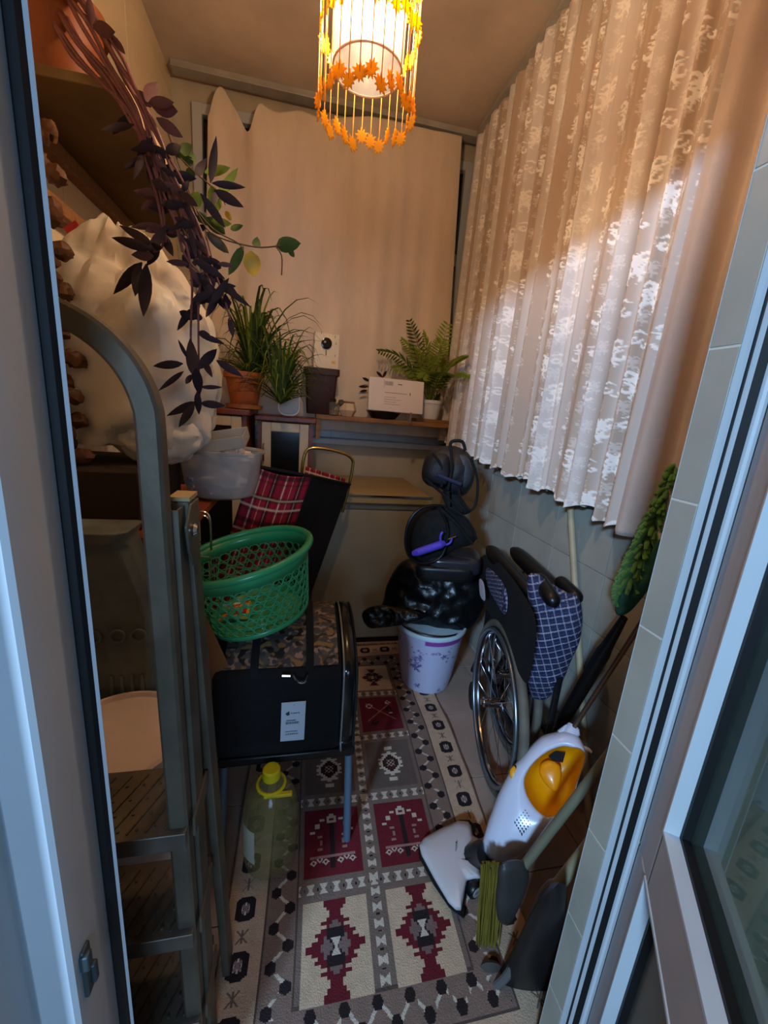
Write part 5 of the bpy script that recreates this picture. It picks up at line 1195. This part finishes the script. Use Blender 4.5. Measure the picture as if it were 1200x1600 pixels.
rA = pl_(960, 330, -.008); rB = Vector((.862, .79, .80)); dR = (rB-rA).normalized()
MB().tube([rA, rB, rB+dR*.28], .0068, 12).build('tube', mat('bronze_steel', S(130, 104, 84), .3, metal=.8), parent=vc)
# floor head
HC = K7([(122,955),(150,912),(240,862),(340,818),(395,822),(412,850),(420,900),(462,922),(466,938),(395,942),(386,1040),(440,1050),(462,1085),(468,1140),(388,1152),(372,1230),(355,1318),(325,1315),(285,1275),(210,1150),(135,1010)])
def hz(px, z): return PZ(px[0], px[1], z)
cH = (400*.28333+620-110, 1050+1000*.28333)
def hring(z, k):
    pts = resample(HC and [Vector((a, b, 0)) for a, b in HC], 120); c0 = Vector((700, 1340, 0)); return [PZ((c0+(p-c0)*k).x, (c0+(p-c0)*k).y, z) for p in pts]
def hring2(zf, k):
    pts = resample([Vector((a, b, 0)) for a, b in HC], 120); c0 = Vector((712, 1340, 0)); out = []
    for p in pts:
        q = c0+(p-c0)*k; out.append(PZ(q.x, q.y, zf(q.x)))
    return out
M_hd = mat('head_white', S(208, 202, 202), .25, coat=.5)
MB().loft([hring2(lambda x: .022, .96), hring2(lambda x: .028, 1.0), hring2(lambda x: .034+.02*(x-655)/100, .985), hring2(lambda x: .040+.030*(x-655)/100, .93), hring2(lambda x: .044+.034*(x-655)/100, .80), hring2(lambda x: .046+.036*(x-655)/100, .4), hring2(lambda x: .046+.036*(x-655)/100, .05)]).build('head_cover', M_hd, parent=vc, smooth=60)
BS = K7([(118,965),(150,910),(345,815),(400,815),(436,850),(428,890),(400,900),(392,1150),(376,1240),(372,1362),(340,1345),(288,1300),(200,1170),(122,1020)])
MB().loft([[PZ(a, b, .0145) for a, b in BS], [PZ(a, b, .030) for a, b in BS]]).build('head_base', M_black, parent=vc, bevel=.002)
nA, nB = PP(620+445*.2833, 1050+1000*.2833, Vector((.57, .80, .05)), vn_), pl_(500, 1010, .0)
MB().tube([nA+Vector((-.02, 0, -.012)), nA.lerp(nB, .5), nB], [.030, .034, .030], 18).build('pivot_neck', M_black, parent=vc, smooth=60)
wcn = PZ(742, 1390, .034)
wdir = Vector((.35, -.93, 0)).normalized()
Mwh = wdir.to_track_quat('Z', 'Y').to_matrix()
MB().lathe([(0, -.016), (.021, -.016), (.024, -.012), (.024, .004), (.021, .008), (0, .008)], wcn, 28, M=Mwh).build('wheel', M_black, parent=vc, smooth=50)
MB().lathe([(.011, .0), (.0145, .0), (.0145, .0095), (.011, .0095)], wcn, 24, M=Mwh).lathe([(0, .0), (.006, .0), (.006, .0095), (0, .0095)], wcn, 16, M=Mwh).build('wheel_ring', M_pvcd, parent=vc)
lq = PZ(713, 1316, .0735); lq2 = PZ(711.5, 1342, .0735)
xd = (lq2-lq).normalized(); yd = Vector((0, 0, 1)).cross(xd)
MB().lathe([(0, 0), (.0022, 0), (.0022, .0008), (0, .0008)], lq+Vector((0, 0, -.0015)), 10).build('logo_mark', M_tagink, parent=vc)
text_mesh('stickvac', .0072, lq+xd*.005+Vector((0, 0, .0003)), xd, yd, mat('logo_grey', S(120, 112, 112), .6), vc, 'logo_lettering')
# broom with yellow bristles, long-handled dustpan
br = thing('yellow_broom', 'worn broom with olive yellow bristles standing behind the vacuum head', 'broom', (.56, .66, .01))
q0, q1 = P(812, 1362, .66), P(940, 1195, .62)
MB().tube([q0, q1, q1+(q1-q0)*.9], .0108, 12).build('stick', mat('grey_green_stick', S(116, 112, 90), .5, noise_amt=.15), parent=br)
puff('head', [(783,1352),(815,1345),(826,1362),(815,1400),(795,1438),(780,1440),(775,1415),(778,1380)], (.545, .655, .24), (0, 1, 0), .022, .02, mat('grey_head', S(60, 58, 55), .5, noise_amt=.3), br, nang=60, nr=12)
tf = MB()
for k in range(150):
    t = random.random(); a_ = P(752+38*t, 1345+14*random.random(), .70+random.uniform(-.02, .02)); b_ = P(744+34*t+random.uniform(-3, 3), 1490+20*random.random()-25*t, .66+random.uniform(-.02, .02))
    tf.tube([a_, a_.lerp(b_, .5)+Vector((random.uniform(-.004, .004), 0, 0)), b_], .0022, 4)
tf.build('bristles', mat('yellow_bristle', S(112, 94, 18), .7, noise_amt=.3, nscale=30), parent=br, kind='stuff')
dp = thing('long_dustpan', 'dark long-handled dustpan leaning in the corner by the door jamb', 'dustpan', (.50, .52, .01))
q0, q1 = P(868, 1388, .535), P(945, 1290, .515)
MB().tube([q0, q1, q1+(q1-q0)*1.6], .0120, 12).build('stick', mat('beige_stick', S(140, 134, 104), .5, noise_amt=.15), parent=dp)
pts = [P(a, b, y_) for a, b, y_ in ((872, 1384, .535), (852, 1392, .54), (836, 1425, .55), (815, 1475, .56), (795, 1520, .57), (770, 1545, .58))]
MB().tube(smoothpath(pts), [.013]*4+[.009]*22, 10).build('arm', mat('grey_dustpan_arm', S(92, 90, 88), .5), parent=dp)
puff('pan', [(830,1440),(856,1400),(884,1380),(880,1480),(862,1600),(845,1660),(740,1650),(745,1560),(775,1535),(800,1500)], (.47, .56, .15), (.2, 1, .25), .02, .03, mat('dark_dustpan', S(20, 20, 22), .5, noise_amt=.2), dp, nang=80, nr=14, pw=.3)
puff('pan_lip', [(750,1510),(775,1505),(792,1520),(800,1545),(785,1570),(755,1575),(740,1550)], (.43, .60, .10), (.2, 1, .25), .02, .02, mat('grey_lip', S(78, 72, 66), .5), dp, nang=50, nr=10, amp=.004)
